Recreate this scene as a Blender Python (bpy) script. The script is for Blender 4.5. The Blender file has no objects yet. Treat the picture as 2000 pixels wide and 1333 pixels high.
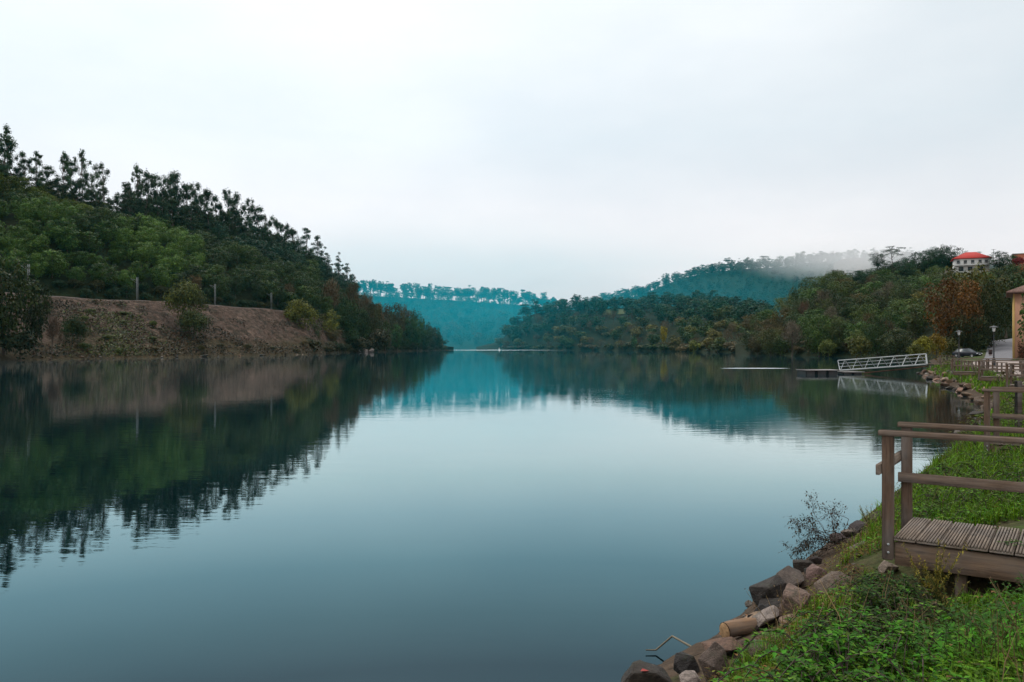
import bpy, math, random
import numpy as np
from mathutils import Vector, Matrix, noise

# ---------------------------------------------------------------- camera model
F, HOR, CAMH = 1555.0, 677.0, 3.1          # 28 mm lens, eye 3.1 m above the water
def zat(py, Y): return CAMH + (HOR - py) * Y / F
def xat(px, Y): return (px - 1000.0) * Y / F
def onz(px, py, z):
    Y = (CAMH - z) * F / (py - HOR)
    return Vector((xat(px, Y), Y, z))
def scr(p):
    return 1000 + p[0] / p[1] * F, HOR - (p[2] - CAMH) / p[1] * F

scene = bpy.context.scene
COL = scene.collection
rnd = random.Random(11)
rng = np.random.default_rng(11)

# ---------------------------------------------------------------- tagging
def tag(o, label=None, cat=None, group=None, kind=None):
    if label: o['label'] = label
    if cat: o['category'] = cat
    if group: o['group'] = group
    if kind: o['kind'] = kind
    return o
def link(name, mesh, parent=None, loc=(0, 0, 0)):
    o = bpy.data.objects.new(name, mesh)
    COL.objects.link(o)
    o.location = loc
    if parent: o.parent = parent
    return o
def thing(name, label, cat, loc=(0, 0, 0), rz=0.0, group=None):
    o = link(name, None, None, loc)
    o.empty_display_size = 0.2
    o.rotation_euler = (0, 0, rz)
    return tag(o, label, cat, group)
def copy_tree(o, parent=None):
    c = o.copy(); COL.objects.link(c); c.parent = parent
    for ch in list(o.children): copy_tree(ch, c)
    return c

# ---------------------------------------------------------------- mesh building
class MB:
    """collects vertices and faces, then links them as one mesh"""
    def __init__(s): s.V = []; s.Fq = []; s.T = []; s.M = []; s.n = 0
    def add(s, V, Fc, mi=0, tint=1.0):
        V = np.asarray(V, dtype=np.float64).reshape(-1, 3); Fc = np.asarray(Fc, dtype=np.int64)
        s.V.append(V); s.Fq.append(Fc + s.n); s.n += len(V)
        t = np.broadcast_to(np.asarray(tint, dtype=np.float64), (len(Fc),)); s.T.append(t)
        s.M.append(np.full(len(Fc), mi, dtype=np.int32))
    def mesh(s, name, mats, smooth=False):
        me = bpy.data.meshes.new(name)
        V = np.concatenate(s.V)
        me.vertices.add(len(V)); me.vertices.foreach_set('co', V.astype(np.float32).ravel())
        loops = np.concatenate([f.ravel() for f in s.Fq])
        cnt = np.concatenate([np.full(len(f), f.shape[1], dtype=np.int64) for f in s.Fq])
        me.loops.add(len(loops)); me.loops.foreach_set('vertex_index', loops.astype(np.int32))
        me.polygons.add(len(cnt))
        st = np.concatenate([[0], np.cumsum(cnt)[:-1]])
        me.polygons.foreach_set('loop_start', st.astype(np.int32))
        me.polygons.foreach_set('loop_total', cnt.astype(np.int32))
        me.polygons.foreach_set('material_index', np.concatenate(s.M))
        if smooth: me.polygons.foreach_set('use_smooth', np.ones(len(cnt), dtype=bool))
        a = me.attributes.new('tint', 'FLOAT', 'FACE')
        a.data.foreach_set('value', np.concatenate(s.T).astype(np.float32))
        for m in (mats if isinstance(mats, (list, tuple)) else [mats]): me.materials.append(m)
        me.update(); me.validate()
        return me
    def build(s, name, mats, parent=None, loc=(0, 0, 0), smooth=False):
        return link(name, s.mesh(name, mats, smooth), parent, loc)
    # shapes
    def box(s, x0, x1, y0, y1, z0, z1, mi=0, tint=1.0, M=None, bev=0.0):
        if bev > 0:
            return s.bbox(x0, x1, y0, y1, z0, z1, bev, mi, tint, M)
        V = np.array([(x, y, z) for z in (z0, z1) for y in (y0, y1) for x in (x0, x1)], float)
        if M is not None: V = V @ np.array(M.to_3x3()).T + np.array(M.translation)
        s.add(V, [(0, 2, 3, 1), (4, 5, 7, 6), (0, 1, 5, 4), (2, 6, 7, 3), (0, 4, 6, 2), (1, 3, 7, 5)], mi, tint)
    def bbox(s, x0, x1, y0, y1, z0, z1, b, mi=0, tint=1.0, M=None):
        V = []; idx = {}
        for a, (x, sx) in enumerate(((x0, 1), (x1, -1))):
            for c, (y, sy) in enumerate(((y0, 1), (y1, -1))):
                for e, (z, sz) in enumerate(((z0, 1), (z1, -1))):
                    for k, p in enumerate(((x, y + sy * b, z + sz * b), (x + sx * b, y, z + sz * b), (x + sx * b, y + sy * b, z))):
                        idx[a, c, e, k] = len(V); V.append(p)
        Q = []; T = []
        I = lambda a, c, e, k: idx[a, c, e, k]
        for a in (0, 1): q = [I(a, 0, 0, 0), I(a, 1, 0, 0), I(a, 1, 1, 0), I(a, 0, 1, 0)]; Q.append(q if a else q[::-1])
        for c in (0, 1): q = [I(0, c, 0, 1), I(0, c, 1, 1), I(1, c, 1, 1), I(1, c, 0, 1)]; Q.append(q if c else q[::-1])
        for e in (0, 1): q = [I(0, 0, e, 2), I(1, 0, e, 2), I(1, 1, e, 2), I(0, 1, e, 2)]; Q.append(q if e else q[::-1])
        for a in (0, 1):
            for c in (0, 1): Q.append([I(a, c, 0, 0), I(a, c, 1, 0), I(a, c, 1, 1), I(a, c, 0, 1)])
            for e in (0, 1): Q.append([I(a, 0, e, 0), I(a, 1, e, 0), I(a, 1, e, 2), I(a, 0, e, 2)])
        for c in (0, 1):
            for e in (0, 1): Q.append([I(0, c, e, 1), I(1, c, e, 1), I(1, c, e, 2), I(0, c, e, 2)])
        for a in (0, 1):
            for c in (0, 1):
                for e in (0, 1): T.append([I(a, c, e, 0), I(a, c, e, 1), I(a, c, e, 2)])
        V = np.array(V, float)
        if M is not None: V = V @ np.array(M.to_3x3()).T + np.array(M.translation)
        n = s.n; s.add(V, Q, mi, tint); s.Fq.append(np.array(T) + n); s.T.append(np.full(len(T), tint)); s.M.append(np.full(len(T), mi, dtype=np.int32))
    def tube(s, P, R, seg=6, mi=0, tint=1.0, cap=True, flat=1.0):
        P = [Vector(p) for p in P]; n = len(P)
        if not hasattr(R, '__len__'): R = [R] * n
        V = []; up = Vector((0.13, 0.21, 1)).normalized()
        prev = None
        for i in range(n):
            d = (P[min(i + 1, n - 1)] - P[max(i - 1, 0)]).normalized()
            u = prev if prev is not None else (up if abs(d.dot(up)) < .95 else Vector((1, 0, 0)))
            u = (u - d * u.dot(d)).normalized(); w = d.cross(u); prev = u
            for k in range(seg):
                a = 2 * math.pi * k / seg
                V.append(P[i] + u * (math.cos(a) * R[i]) + w * (math.sin(a) * R[i] * flat))
        Q = [(i * seg + k, i * seg + (k + 1) % seg, (i + 1) * seg + (k + 1) % seg, (i + 1) * seg + k) for i in range(n - 1) for k in range(seg)]
        s.add([tuple(v) for v in V], Q, mi, tint)
        if cap and seg in (4, 6, 8, 10, 12):
            b = s.n - n * seg
            for base in (b, b + (n - 1) * seg):
                s.Fq.append(np.array([[base + k for k in range(seg)]])); s.T.append(np.array([tint if not hasattr(tint, '__len__') else 1.0])); s.M.append(np.array([mi], dtype=np.int32))
    def lathe(s, prof, seg=16, mi=0, tint=1.0, c=(0, 0, 0)):
        V = [(c[0] + r * math.cos(2 * math.pi * k / seg), c[1] + r * math.sin(2 * math.pi * k / seg), c[2] + z) for r, z in prof for k in range(seg)]
        Q = [(i * seg + k, i * seg + (k + 1) % seg, (i + 1) * seg + (k + 1) % seg, (i + 1) * seg + k) for i in range(len(prof) - 1) for k in range(seg)]
        s.add(V, Q, mi, tint)

def cards(mb, C, N, size, tint, aspect=0.55, mi=0, g=rng):
    """leaf clump cards: pointed four-sided blades with centre C, normal N"""
    n = len(C)
    a = g.normal(size=(n, 3)); N = N / np.linalg.norm(N, axis=1, keepdims=True)
    U = a - N * (a * N).sum(1, keepdims=True); U /= np.linalg.norm(U, axis=1, keepdims=True) + 1e-9
    W = np.cross(N, U)
    sz = np.asarray(size).reshape(-1, 1); asp = aspect * g.uniform(.7, 1.3, (n, 1))
    j = g.uniform(-.25, .25, (n, 1))
    V = np.stack([C - U * sz * .5, C + W * sz * asp * .5 + U * sz * j * .6, C + U * sz * .5 + N * sz * j * .4, C - W * sz * asp * .5 - U * sz * j * .4], 1)
    mb.add(V.reshape(-1, 3), np.arange(4 * n).reshape(n, 4), mi, tint)

def leaves(mb, base, dirv, up, length, width, tint, mi=0, fold=.12, droop=.15):
    """folded pointed leaves from BASE along DIRV (all arrays)"""
    n = len(base)
    d = dirv / np.linalg.norm(dirv, axis=1, keepdims=True)
    sde = np.cross(d, up); sde /= np.linalg.norm(sde, axis=1, keepdims=True) + 1e-9
    nn = np.cross(sde, d)
    L = np.asarray(length).reshape(-1, 1); W = np.asarray(width).reshape(-1, 1)
    m = base + d * L * .45 - nn * W * fold
    t = base + d * L - nn * L * droop
    l = base + d * L * .38 + sde * W * .5 + nn * W * fold
    r = base + d * L * .38 - sde * W * .5 + nn * W * fold
    V = np.stack([base, l, t, r, m], 1).reshape(-1, 3)
    k = np.arange(n).reshape(-1, 1) * 5
    Q = np.concatenate([k + np.array([[0, 4, 2, 1]]), k + np.array([[0, 3, 2, 4]])], 1).reshape(-1, 4)
    mb.add(V, Q, mi, np.repeat(np.broadcast_to(np.asarray(tint, float), (n,)), 2))

# ---------------------------------------------------------------- materials
def newmat(name):
    m = bpy.data.materials.new(name); m.use_nodes = True
    nt = m.node_tree; nt.nodes.clear()
    return m, nt
def nd(nt, typ, **kw):
    n = nt.nodes.new(typ)
    for k, v in kw.items():
        if k.startswith('i_'):
            key = k[2:]
            n.inputs[int(key) if key.isdigit() else key.replace('_', ' ')].default_value = v
        else: setattr(n, k, v)
    return n
def lk(nt, a, b): nt.links.new(a, b)
def out(nt, sh, vol=None):
    o = nd(nt, 'ShaderNodeOutputMaterial')
    if sh: lk(nt, sh, o.inputs['Surface'])
    if vol: lk(nt, vol, o.inputs['Volume'])
def math_(nt, op, a, b=None, clamp=False):
    n = nd(nt, 'ShaderNodeMath', operation=op, use_clamp=clamp)
    for i, v in enumerate((a, b)):
        if v is None: continue
        if isinstance(v, (int, float)): n.inputs[i].default_value = v
        else: lk(nt, v, n.inputs[i])
    return n.outputs[0]
def ramp(nt, fac, stops):
    r = nd(nt, 'ShaderNodeValToRGB')
    e = r.color_ramp.elements
    while len(e) < len(stops): e.new(.5)
    for el, (p, c) in zip(e, stops): el.position = p; el.color = (*c, 1)
    if fac is not None: lk(nt, fac, r.inputs[0])
    return r.outputs[0]
def mixc(nt, fac, a, b, mode='MIX'):
    n = nd(nt, 'ShaderNodeMix', data_type='RGBA', blend_type=mode)
    for i, v in ((0, fac), (6, a), (7, b)):
        if isinstance(v, (int, float)): n.inputs[i].default_value = v
        elif isinstance(v, tuple): n.inputs[i].default_value = (*v, 1)
        else: lk(nt, v, n.inputs[i])
    return n.outputs[2]
def noisetex(nt, vec, scale, detail=4, rough=.55, dim=None):
    n = nd(nt, 'ShaderNodeTexNoise'); n.inputs['Scale'].default_value = scale
    n.inputs['Detail'].default_value = detail; n.inputs['Roughness'].default_value = rough
    if vec is not None: lk(nt, vec, n.inputs['Vector'])
    return n.outputs['Fac']
def coords(nt, which='Object'): return nd(nt, 'ShaderNodeTexCoord').outputs[which]
def mapv(nt, vec, scale=(1, 1, 1), rot=(0, 0, 0), loc=(0, 0, 0)):
    m = nd(nt, 'ShaderNodeMapping'); lk(nt, vec, m.inputs[0])
    m.inputs['Scale'].default_value = scale; m.inputs['Rotation'].default_value = rot; m.inputs['Location'].default_value = loc
    return m.outputs[0]
def bump(nt, h, strength, dist=1.0):
    b = nd(nt, 'ShaderNodeBump'); b.inputs['Strength'].default_value = strength; b.inputs['Distance'].default_value = dist
    lk(nt, h, b.inputs['Height']); return b.outputs[0]
def prin(nt, col, rough=.8, spec=.3, nrm=None, metal=0.0):
    p = nd(nt, 'ShaderNodeBsdfPrincipled')
    if isinstance(col, tuple): p.inputs['Base Color'].default_value = (*col, 1)
    else: lk(nt, col, p.inputs['Base Color'])
    if isinstance(rough, (int, float)): p.inputs['Roughness'].default_value = rough
    else: lk(nt, rough, p.inputs['Roughness'])
    p.inputs['Specular IOR Level'].default_value = spec; p.inputs['Metallic'].default_value = metal
    if nrm is not None: lk(nt, nrm, p.inputs['Normal'])
    return p

def leaf_mat(name, second=(.10, .085, .02), amount=.25, objcol=True, base=(.04, .08, .02), trans=.25, spread=.55, spec=.12):
    """foliage: each leaf varies in value and leans towards a second hue; the object's own colour tints it"""
    m, nt = newmat(name)
    g = nd(nt, 'ShaderNodeNewGeometry').outputs['Random Per Island']
    at = nd(nt, 'ShaderNodeAttribute', attribute_name='tint').outputs['Fac']
    if objcol: c0 = nd(nt, 'ShaderNodeObjectInfo').outputs['Color']
    else: c0 = base
    r2 = math_(nt, 'FRACT', math_(nt, 'MULTIPLY', g, 37.7))
    f2 = math_(nt, 'MULTIPLY', math_(nt, 'POWER', r2, 3.0), amount)
    c1 = mixc(nt, f2, c0, second)
    v = math_(nt, 'MULTIPLY', math_(nt, 'ADD', math_(nt, 'MULTIPLY', g, spread * 2), 1 - spread), at)
    vv = nd(nt, 'ShaderNodeCombineXYZ'); [lk(nt, v, vv.inputs[i]) for i in range(3)]
    c2 = mixc(nt, 1.0, c1, vv.outputs[0], 'MULTIPLY')
    p = prin(nt, c2, .6, spec)
    t = nd(nt, 'ShaderNodeBsdfTranslucent'); lk(nt, c2, t.inputs[0])
    mx = nd(nt, 'ShaderNodeMixShader'); mx.inputs[0].default_value = trans
    lk(nt, p.outputs[0], mx.inputs[1]); lk(nt, t.outputs[0], mx.inputs[2])
    out(nt, mx.outputs[0]); return m
def plain(name, col, rough=.8, spec=.3, var=.35, scale=3.0, bstr=.0, metal=0.0, col2=None, stretch=(1, 1, 1)):
    m, nt = newmat(name)
    v = mapv(nt, coords(nt), stretch)
    n = noisetex(nt, v, scale, 6, .6)
    c2 = col2 or tuple(min(1, c * (1 + var)) for c in col); c1 = tuple(c * (1 - var) for c in col)
    c = ramp(nt, n, [(.3, c1), (.7, c2)])
    nr = bump(nt, noisetex(nt, v, scale * 6, 5), bstr, .02) if bstr else None
    out(nt, prin(nt, c, rough, spec, nr, metal).outputs[0]); return m

M_leaf = leaf_mat('foliage', trans=.14, spread=.32)
M_herb = leaf_mat('herb_foliage', (.16, .12, .02), .35, spread=.6, trans=.3)
M_needle = leaf_mat('needles', (.05, .06, .02), .15, spread=.35, trans=.08)
M_twig = leaf_mat('twigs', (.10, .075, .05), .4, spread=.45, trans=0.0)
M_bark = plain('bark', (.075, .058, .045), .9, .15, .45, 4, .6, stretch=(3, 3, .6))
M_euc = plain('pale_bark', (.11, .085, .07), .8, .2, .4, 3, .4, stretch=(3, 3, .4))
def wood_mat(name, c0, c1, along, bscale=1.0):
    m, nt = newmat(name)
    st = [14, 14, 14]; st[along] = .9
    v = mapv(nt, coords(nt), tuple(st))
    n1 = noisetex(nt, v, 2.2 * bscale, 8, .65)
    n2 = noisetex(nt, mapv(nt, coords(nt), (1, 1, 1)), 2.5, 4, .6)
    st2 = [60, 60, 60]; st2[along] = 1.2
    n3 = noisetex(nt, mapv(nt, coords(nt), tuple(st2)), 1.6, 4, .6)
    c = ramp(nt, n1, [(.3, c0), (.68, c1)])
    c = mixc(nt, math_(nt, 'MULTIPLY', ramp(nt, n2, [(.45, (0, 0, 0)), (.75, (1, 1, 1))]), .45), c, tuple(x * .55 for x in c0))
    dark = ramp(nt, n3, [(.24, (.28, .26, .25)), (.38, (1, 1, 1))])          # checks and splits along the grain
    c = mixc(nt, 1.0, c, dark, 'MULTIPLY')
    st3 = [4.2, 4.2, 4.2]; st3[along] = 1.7
    vo = nd(nt, 'ShaderNodeTexVoronoi'); vo.inputs['Scale'].default_value = 1.0; lk(nt, mapv(nt, coords(nt), tuple(st3)), vo.inputs['Vector'])
    c = mixc(nt, ramp(nt, math_(nt, 'ADD', vo.outputs['Distance'], math_(nt, 'MULTIPLY', n1, .05)), [(.07, (.85, .85, .85)), (.15, (0, 0, 0))]), c, (.018, .012, .009))       # knots
    c = mixc(nt, math_(nt, 'MULTIPLY', ramp(nt, noisetex(nt, mapv(nt, coords(nt), tuple(st3)), .9, 5, .6), [(.42, (0, 0, 0)), (.66, (1, 1, 1))]), .5), c, (.17, .155, .14))      # greyed patches
    h = math_(nt, 'ADD', n1, math_(nt, 'MULTIPLY', n3, .8))
    out(nt, prin(nt, c, .75, .2, bump(nt, h, .5, .008)).outputs[0]); return m
M_woodx = wood_mat('weathered_wood_lengthwise', (.072, .046, .030), (.190, .130, .088), 0)
M_woody = wood_mat('weathered_wood_across', (.095, .070, .050), (.27, .21, .16), 1)
M_woodz = wood_mat('weathered_wood_upright', (.055, .034, .022), (.140, .088, .056), 2)
# ================================================================ SETTING
def fbm(x, y, s=1.0, o=4):
    v = 0; a = 1; t = 0
    for k in range(o):
        v += a * noise.noise(Vector((x * s, y * s, 3.7 * k))); t += a; a *= .5; s *= 2.1
    return v / t

SHORE = np.array([(-16, -26), (-7, -6), (-3.4, 1.0), (-1.3, 4.3), (.35, 6.5), (1.04, 7.35), (2.2, 8.56), (2.96, 9.8), (4.3, 11.7), (6.7, 14.9), (9.0, 18.2),
                  (12.1, 22.3), (18, 31), (23.4, 39), (34, 62), (46.5, 91), (57, 106), (70, 132), (90, 172), (120, 200), (180, 235)], float)
def shore_d(X, Y):
    P = np.stack([X, Y], -1); best = np.full(X.shape, 1e9); sg = np.ones(X.shape)
    for a, b in zip(SHORE[:-1], SHORE[1:]):
        ab = b - a; t = np.clip(((P - a) @ ab) / (ab @ ab), 0, 1)
        c = a + t[..., None] * ab; d = np.linalg.norm(P - c, axis=-1)
        s = np.sign((P[..., 0] - a[0]) * ab[1] - (P[..., 1] - a[1]) * ab[0])
        m = d < best - 1e-9; best = np.where(m, d, best); sg = np.where(m, s, sg)
    return best * sg
SEG = [(tuple(a), tuple(b - a), float((b - a) @ (b - a))) for a, b in zip(SHORE[:-1], SHORE[1:])]
def sd(x, y):
    best = 1e18; sg = 1
    for (ax, ay), (dx, dy), q in SEG:
        px, py = x - ax, y - ay; t = (px * dx + py * dy) / q; t = 0 if t < 0 else 1 if t > 1 else t
        ex, ey = px - t * dx, py - t * dy; d = ex * ex + ey * ey
        if d < best - 1e-12: best = d; sg = 1 if px * dy - py * dx >= 0 else -1
    return math.sqrt(best) * sg
def near_z(X, Y):
    X = np.asarray(X, float); Y = np.asarray(Y, float)
    d = shore_d(X, Y)
    k = 1 + .5 * np.clip((Y - 22) / 20, 0, 1)
    z = np.interp(d / k, [-60, -8, -2, 0, .35, 1.6, 3.0, 4.4, 60], [-3.5, -2.5, -1.0, -.02, .26, .86, 1.18, 1.35, 1.35])
    z = z + np.clip(Y - 118, 0, 200) * .063 * np.clip((d - 4) / 8, 0, 1)
    u = (X - 4.5) * .839 - (Y - 7.25) * .545; w = (X - 4.5) * .545 + (Y - 7.25) * .839          # hollow under the near platform
    return z - .42 * np.exp(-(u / 1.5) ** 2 - ((w + .1) / .62) ** 2) - .46 * np.exp(-((X - 3.75) / 1.15) ** 2 - ((Y - 5.75) / .75) ** 2)
ZP = list(zip([-60, -8, -2, 0, .35, 1.6, 3.0, 4.4, 60], [-3.5, -2.5, -1.0, -.02, .26, .86, 1.18, 1.35, 1.35]))
def ground_at(x, y):
    d = sd(x, y); k = (1 + .5 * min(1, max(0, (y - 22) / 20))); q = d / k; z = 1.35
    for (a, za), (b, zb) in zip(ZP[:-1], ZP[1:]):
        if q <= b: z = za + (zb - za) * (q - a) / (b - a); break
    z += min(200, max(0, y - 118)) * .063 * min(1, max(0, (d - 4) / 8))
    u = (x - 4.5) * .839 - (y - 7.25) * .545; w = (x - 4.5) * .545 + (y - 7.25) * .839; z -= .42 * math.exp(-(u / 1.5) ** 2 - ((w + .1) / .62) ** 2) + .46 * math.exp(-((x - 3.75) / 1.15) ** 2 - ((y - 5.75) / .75) ** 2)
    return z + .06 * fbm(x, y, 1.1, 3) * min(1, max(0, 1.6 - abs(z - .8)))

# ---- materials of the ground
def ground_mat():
    m, nt = newmat('soil_and_turf'); o = coords(nt)
    n1 = noisetex(nt, o, .55, 8, .6); n2 = noisetex(nt, o, 9, 6, .65); n3 = noisetex(nt, o, 1.7, 6, .6)
    soil = ramp(nt, n2, [(.3, (.026, .017, .010)), (.7, (.085, .058, .038))])
    turf = ramp(nt, n2, [(.3, (.016, .034, .006)), (.7, (.055, .095, .014))])
    sp = nd(nt, 'ShaderNodeSeparateXYZ'); lk(nt, o, sp.inputs[0])
    hi = math_(nt, 'ADD', math_(nt, 'MULTIPLY', sp.outputs[2], .9), math_(nt, 'MULTIPLY', math_(nt, 'SUBTRACT', n3, .5), 1.3))
    c = mixc(nt, ramp(nt, hi, [(.45, (0, 0, 0)), (.95, (1, 1, 1))]), soil, mixc(nt, ramp(nt, n1, [(.38, (1, 1, 1)), (.58, (0, 0, 0))]), turf, soil))
    out(nt, prin(nt, c, .95, .1, bump(nt, n2, .6, .05)).outputs[0]); return m
def hill_mat(name, a, b, c_):
    m, nt = newmat(name); o = coords(nt)
    n1 = noisetex(nt, o, .06, 6, .6); n2 = noisetex(nt, o, .6, 6, .65)
    c = mixc(nt, n1, ramp(nt, n2, [(.3, a), (.7, b)]), ramp(nt, n2, [(.3, a), (.75, c_)]))
    out(nt, prin(nt, c, .95, .08, bump(nt, n2, .8, .5)).outputs[0]); return m
def earth_mat():
    m, nt = newmat('bare_earth_bank'); o = coords(nt)
    n1 = noisetex(nt, mapv(nt, o, (1, 1, .30)), .30, 8, .62); n2 = noisetex(nt, o, .9, 8, .72); n3 = noisetex(nt, o, .07, 4, .6)
    n4 = noisetex(nt, mapv(nt, o, (1.0, .6, .22), (0, .18, 0)), .26, 7, .68)      # washed runnels down the slope
    c = ramp(nt, n2, [(.34, (.034, .021, .015)), (.5, (.080, .051, .036)), (.66, (.172, .116, .086))])
    c = mixc(nt, ramp(nt, n4, [(.52, (0, 0, 0)), (.64, (.75, .75, .75))]), c, (.190, .128, .094))
    c = mixc(nt, ramp(nt, n1, [(.49, (0, 0, 0)), (.60, (.9, .9, .9))]), c, ramp(nt, n2, [(.35, (.018, .014, .008)), (.65, (.065, .048, .030))]))
    z = nd(nt, 'ShaderNodeSeparateXYZ'); lk(nt, o, z.inputs[0])
    low = math_(nt, 'ADD', math_(nt, 'MULTIPLY', z.outputs[2], -.11), math_(nt, 'MULTIPLY', n3, 1.7))   # weeds grow on the lower half
    c = mixc(nt, ramp(nt, low, [(.05, (0, 0, 0)), (.45, (.9, .9, .9))]), c, ramp(nt, n2, [(.35, (.022, .020, .008)), (.65, (.085, .060, .026))]))
    out(nt, prin(nt, c, .95, .1, bump(nt, math_(nt, 'ADD', n2, n1), 1.0, 1.6)).outputs[0]); return m
M_ground = ground_mat(); M_earth = earth_mat()
M_hill = hill_mat('forest_floor', (.007, .010, .004), (.020, .030, .009), (.024, .024, .011))
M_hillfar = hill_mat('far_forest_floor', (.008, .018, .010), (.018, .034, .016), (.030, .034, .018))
M_road = plain('worn_asphalt', (.13, .125, .13), .9, .2, .22, 1.3, .3)
M_sand = plain('pale_gravel', (.26, .215, .19), .95, .15, .25, 2.2, .4)
M_field = hill_mat('meadow', (.05, .07, .025), (.085, .10, .04), (.10, .085, .05))
M_terr = hill_mat('terraced_soil', (.10, .085, .075), (.19, .16, .14), (.12, .10, .07))

# ---- near bank as one polar sheet
def near_ground():
    az = np.radians(np.concatenate([np.linspace(-100, 16, 40)[:-1], np.linspace(16, 44, 190)[:-1], np.linspace(44, 130, 40)]))
    rr = np.concatenate([np.linspace(.4, 3.2, 8)[:-1], np.geomspace(3.2, 420, 260)])
    A, Rr = np.meshgrid(az, rr); X = np.sin(A) * Rr; Y = np.cos(A) * Rr
    Z = near_z(X, Y)
    f = np.vectorize(lambda x, y: fbm(x, y, 1.1, 3)); sel = np.clip(1.6 - np.abs(Z - .8), 0, 1)
    Z = Z + .06 * f(X, Y) * sel
    V = np.stack([X, Y, Z], -1).reshape(-1, 3); n, k = A.shape
    i = np.arange(n - 1)[:, None] * k + np.arange(k - 1)[None]
    Q = np.stack([i, i + 1, i + k + 1, i + k], -1).reshape(-1, 4)
    mb = MB(); mb.add(V, Q[:, ::-1])
    tag(mb.build('river_bank', M_ground, smooth=True), 'grassy river bank sloping from the path to the water', kind='structure')
near_ground()

# ---- hills lofted from measured profiles
class Loft:
    def __init__(s, cols, amp=.8, ns=.05):
        s.px = np.array([c[0] for c in cols], float); s.P = np.array([[(p[0], p[1]) for p in c[1]] for c in cols], float)
        s.n = s.P.shape[1]; s.amp = amp; s.ns = ns
    def base(s, px, t):
        """Y, z at image column px and profile position t (0..n-1)"""
        k = int(min(max(math.floor(t), 0), s.n - 2)); f = t - k
        a = [np.interp(px, s.px, s.P[:, k, j]) * (1 - f) + np.interp(px, s.px, s.P[:, k + 1, j]) * f for j in (0, 1)]
        return float(a[0]), float(a[1])
    def at(s, px, t):
        Y, z = s.base(px, t); X = xat(px, Y)
        return Vector((X, Y, z + s.amp * fbm(X, Y, s.ns, 4) * min(1, max(0, z) / 4)))
    def mesh(s, name, mat, p0, p1, nu, t0=0, t1=None, nv=40, dz=0.0, label=None, rough=0.0):
        t1 = s.n - 1 if t1 is None else t1
        V = [tuple(s.at(p0 + (p1 - p0) * i / nu, t0 + (t1 - t0) * j / nv) + Vector((0, 0, dz))) for j in range(nv + 1) for i in range(nu + 1)]
        if rough:      # gullies, ledges and slumps of bare earth
            W = []
            for k, (x, y, z) in enumerate(V):
                t = t0 + (t1 - t0) * (k // (nu + 1)) / nv; w = min(1, max(0, (t - .9) * 3)) * min(1, max(0, (2.02 - t) * 5))
                gl = abs(noise.noise(Vector((x * .16 + y * .16, z * .05, 3)))) ; q = -1.6 * max(0, .22 - gl) * 3 + .9 * noise.noise(Vector((x * .45, y * .45, z * .45))) + .5 * noise.noise(Vector((x * 1.1, y * 1.1, z * 1.1)))
                W.append((x, y - q * rough * w * .6, z + q * rough * w * .8))
            V = W
        i = np.arange(nv)[:, None] * (nu + 1) + np.arange(nu)[None]
        Q = np.stack([i, i + 1, i + nu + 2, i + nu + 1], -1).reshape(-1, 4)
        mb = MB(); mb.add(V, Q)
        return tag(mb.build(name, mat, smooth=True), label or name.replace('_', ' ') + ' beside the lake', kind='structure')
def Zc(py, Y): return (Y, zat(py, Y))
LEFT = Loft([(px, [(ty - 7, -2.5), (ty, .4), (ry, rz), (ry + 9, rz), Zc(mp, my), Zc(rp, gy), (gy + 70, zat(rp, gy) - 18), (gy + 190, -4)]) for px, ty, ry, rz, my, mp, gy, rp in [
    (-900, 110, 165, 18, 200, 380, 250, 250), (-500, 125, 180, 18, 218, 400, 268, 285), (-100, 160, 212, 18, 250, 430, 300, 335), (0, 172, 222, 18, 262, 440, 310, 355), (90, 186, 234, 18, 270, 440, 318, 388), (200, 201, 248, 18, 286, 460, 338, 425),
    (320, 219, 266, 18, 308, 480, 365, 452), (400, 236, 284, 18, 330, 505, 392, 475), (500, 262, 312, 18, 365, 530, 430, 500), (600, 300, 352, 18, 405, 560, 470, 528), (690, 405, 430, 11, 480, 605, 540, 582),
    (760, 470, 500, 8, 540, 640, 590, 622), (830, 560, 580, 4, 610, 664, 640, 655), (872, 628, 634, .8, 642, 676, 650, 676.4), (886, 655, 658, -2, 660, 678, 662, 678)]], 1.0)
HB = Loft([(px, [(ty - 12, -3), (ty, .3), Zc(mp, my), Zc(cp, cy), (cy + 120, zat(cp, cy) - 15), (cy + 260, -4)]) for px, ty, my, mp, cy, cp in [
    (930, 800, 810, 678, 820, 678), (975, 755, 770, 672, 790, 668), (1000, 725, 745, 660, 775, 642), (1040, 695, 722, 648, 762, 613), (1100, 650, 690, 640, 745, 606), (1200, 595, 650, 634, 720, 602), (1300, 515, 600, 632, 700, 598),
    (1400, 430, 540, 630, 670, 600), (1480, 385, 500, 636, 640, 615), (1600, 385, 480, 645, 600, 630), (1800, 400, 480, 650, 600, 640)]], 1.5)
HC = Loft([(px, [(840, -3), (860, 4), Zc((cp + 660) / 2, 980), Zc(cp, 1110), (1230, zat(cp, 1110) - 25), (1380, -4)]) for px, cp in [
    (1040, 650), (1100, 622), (1180, 594), (1260, 574), (1320, 548), (1380, 533), (1450, 525), (1520, 522), (1600, 512), (1680, 506), (1800, 506), (1950, 515), (2200, 530), (2700, 560), (5200, 620)]], 2.0, .02)
HF = Loft([(px, [(930, -3), (955, 2), Zc((cp + 680) / 2, 1130), Zc(cp, 1320), (1450, zat(cp, 1320) - 25), (1600, -4)]) for px, cp in [
    (250, 590), (600, 576), (690, 577), (800, 582), (900, 588), (1000, 595), (1060, 602), (1120, 612), (1300, 618), (1600, 600)]], 2.0, .02)
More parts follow.
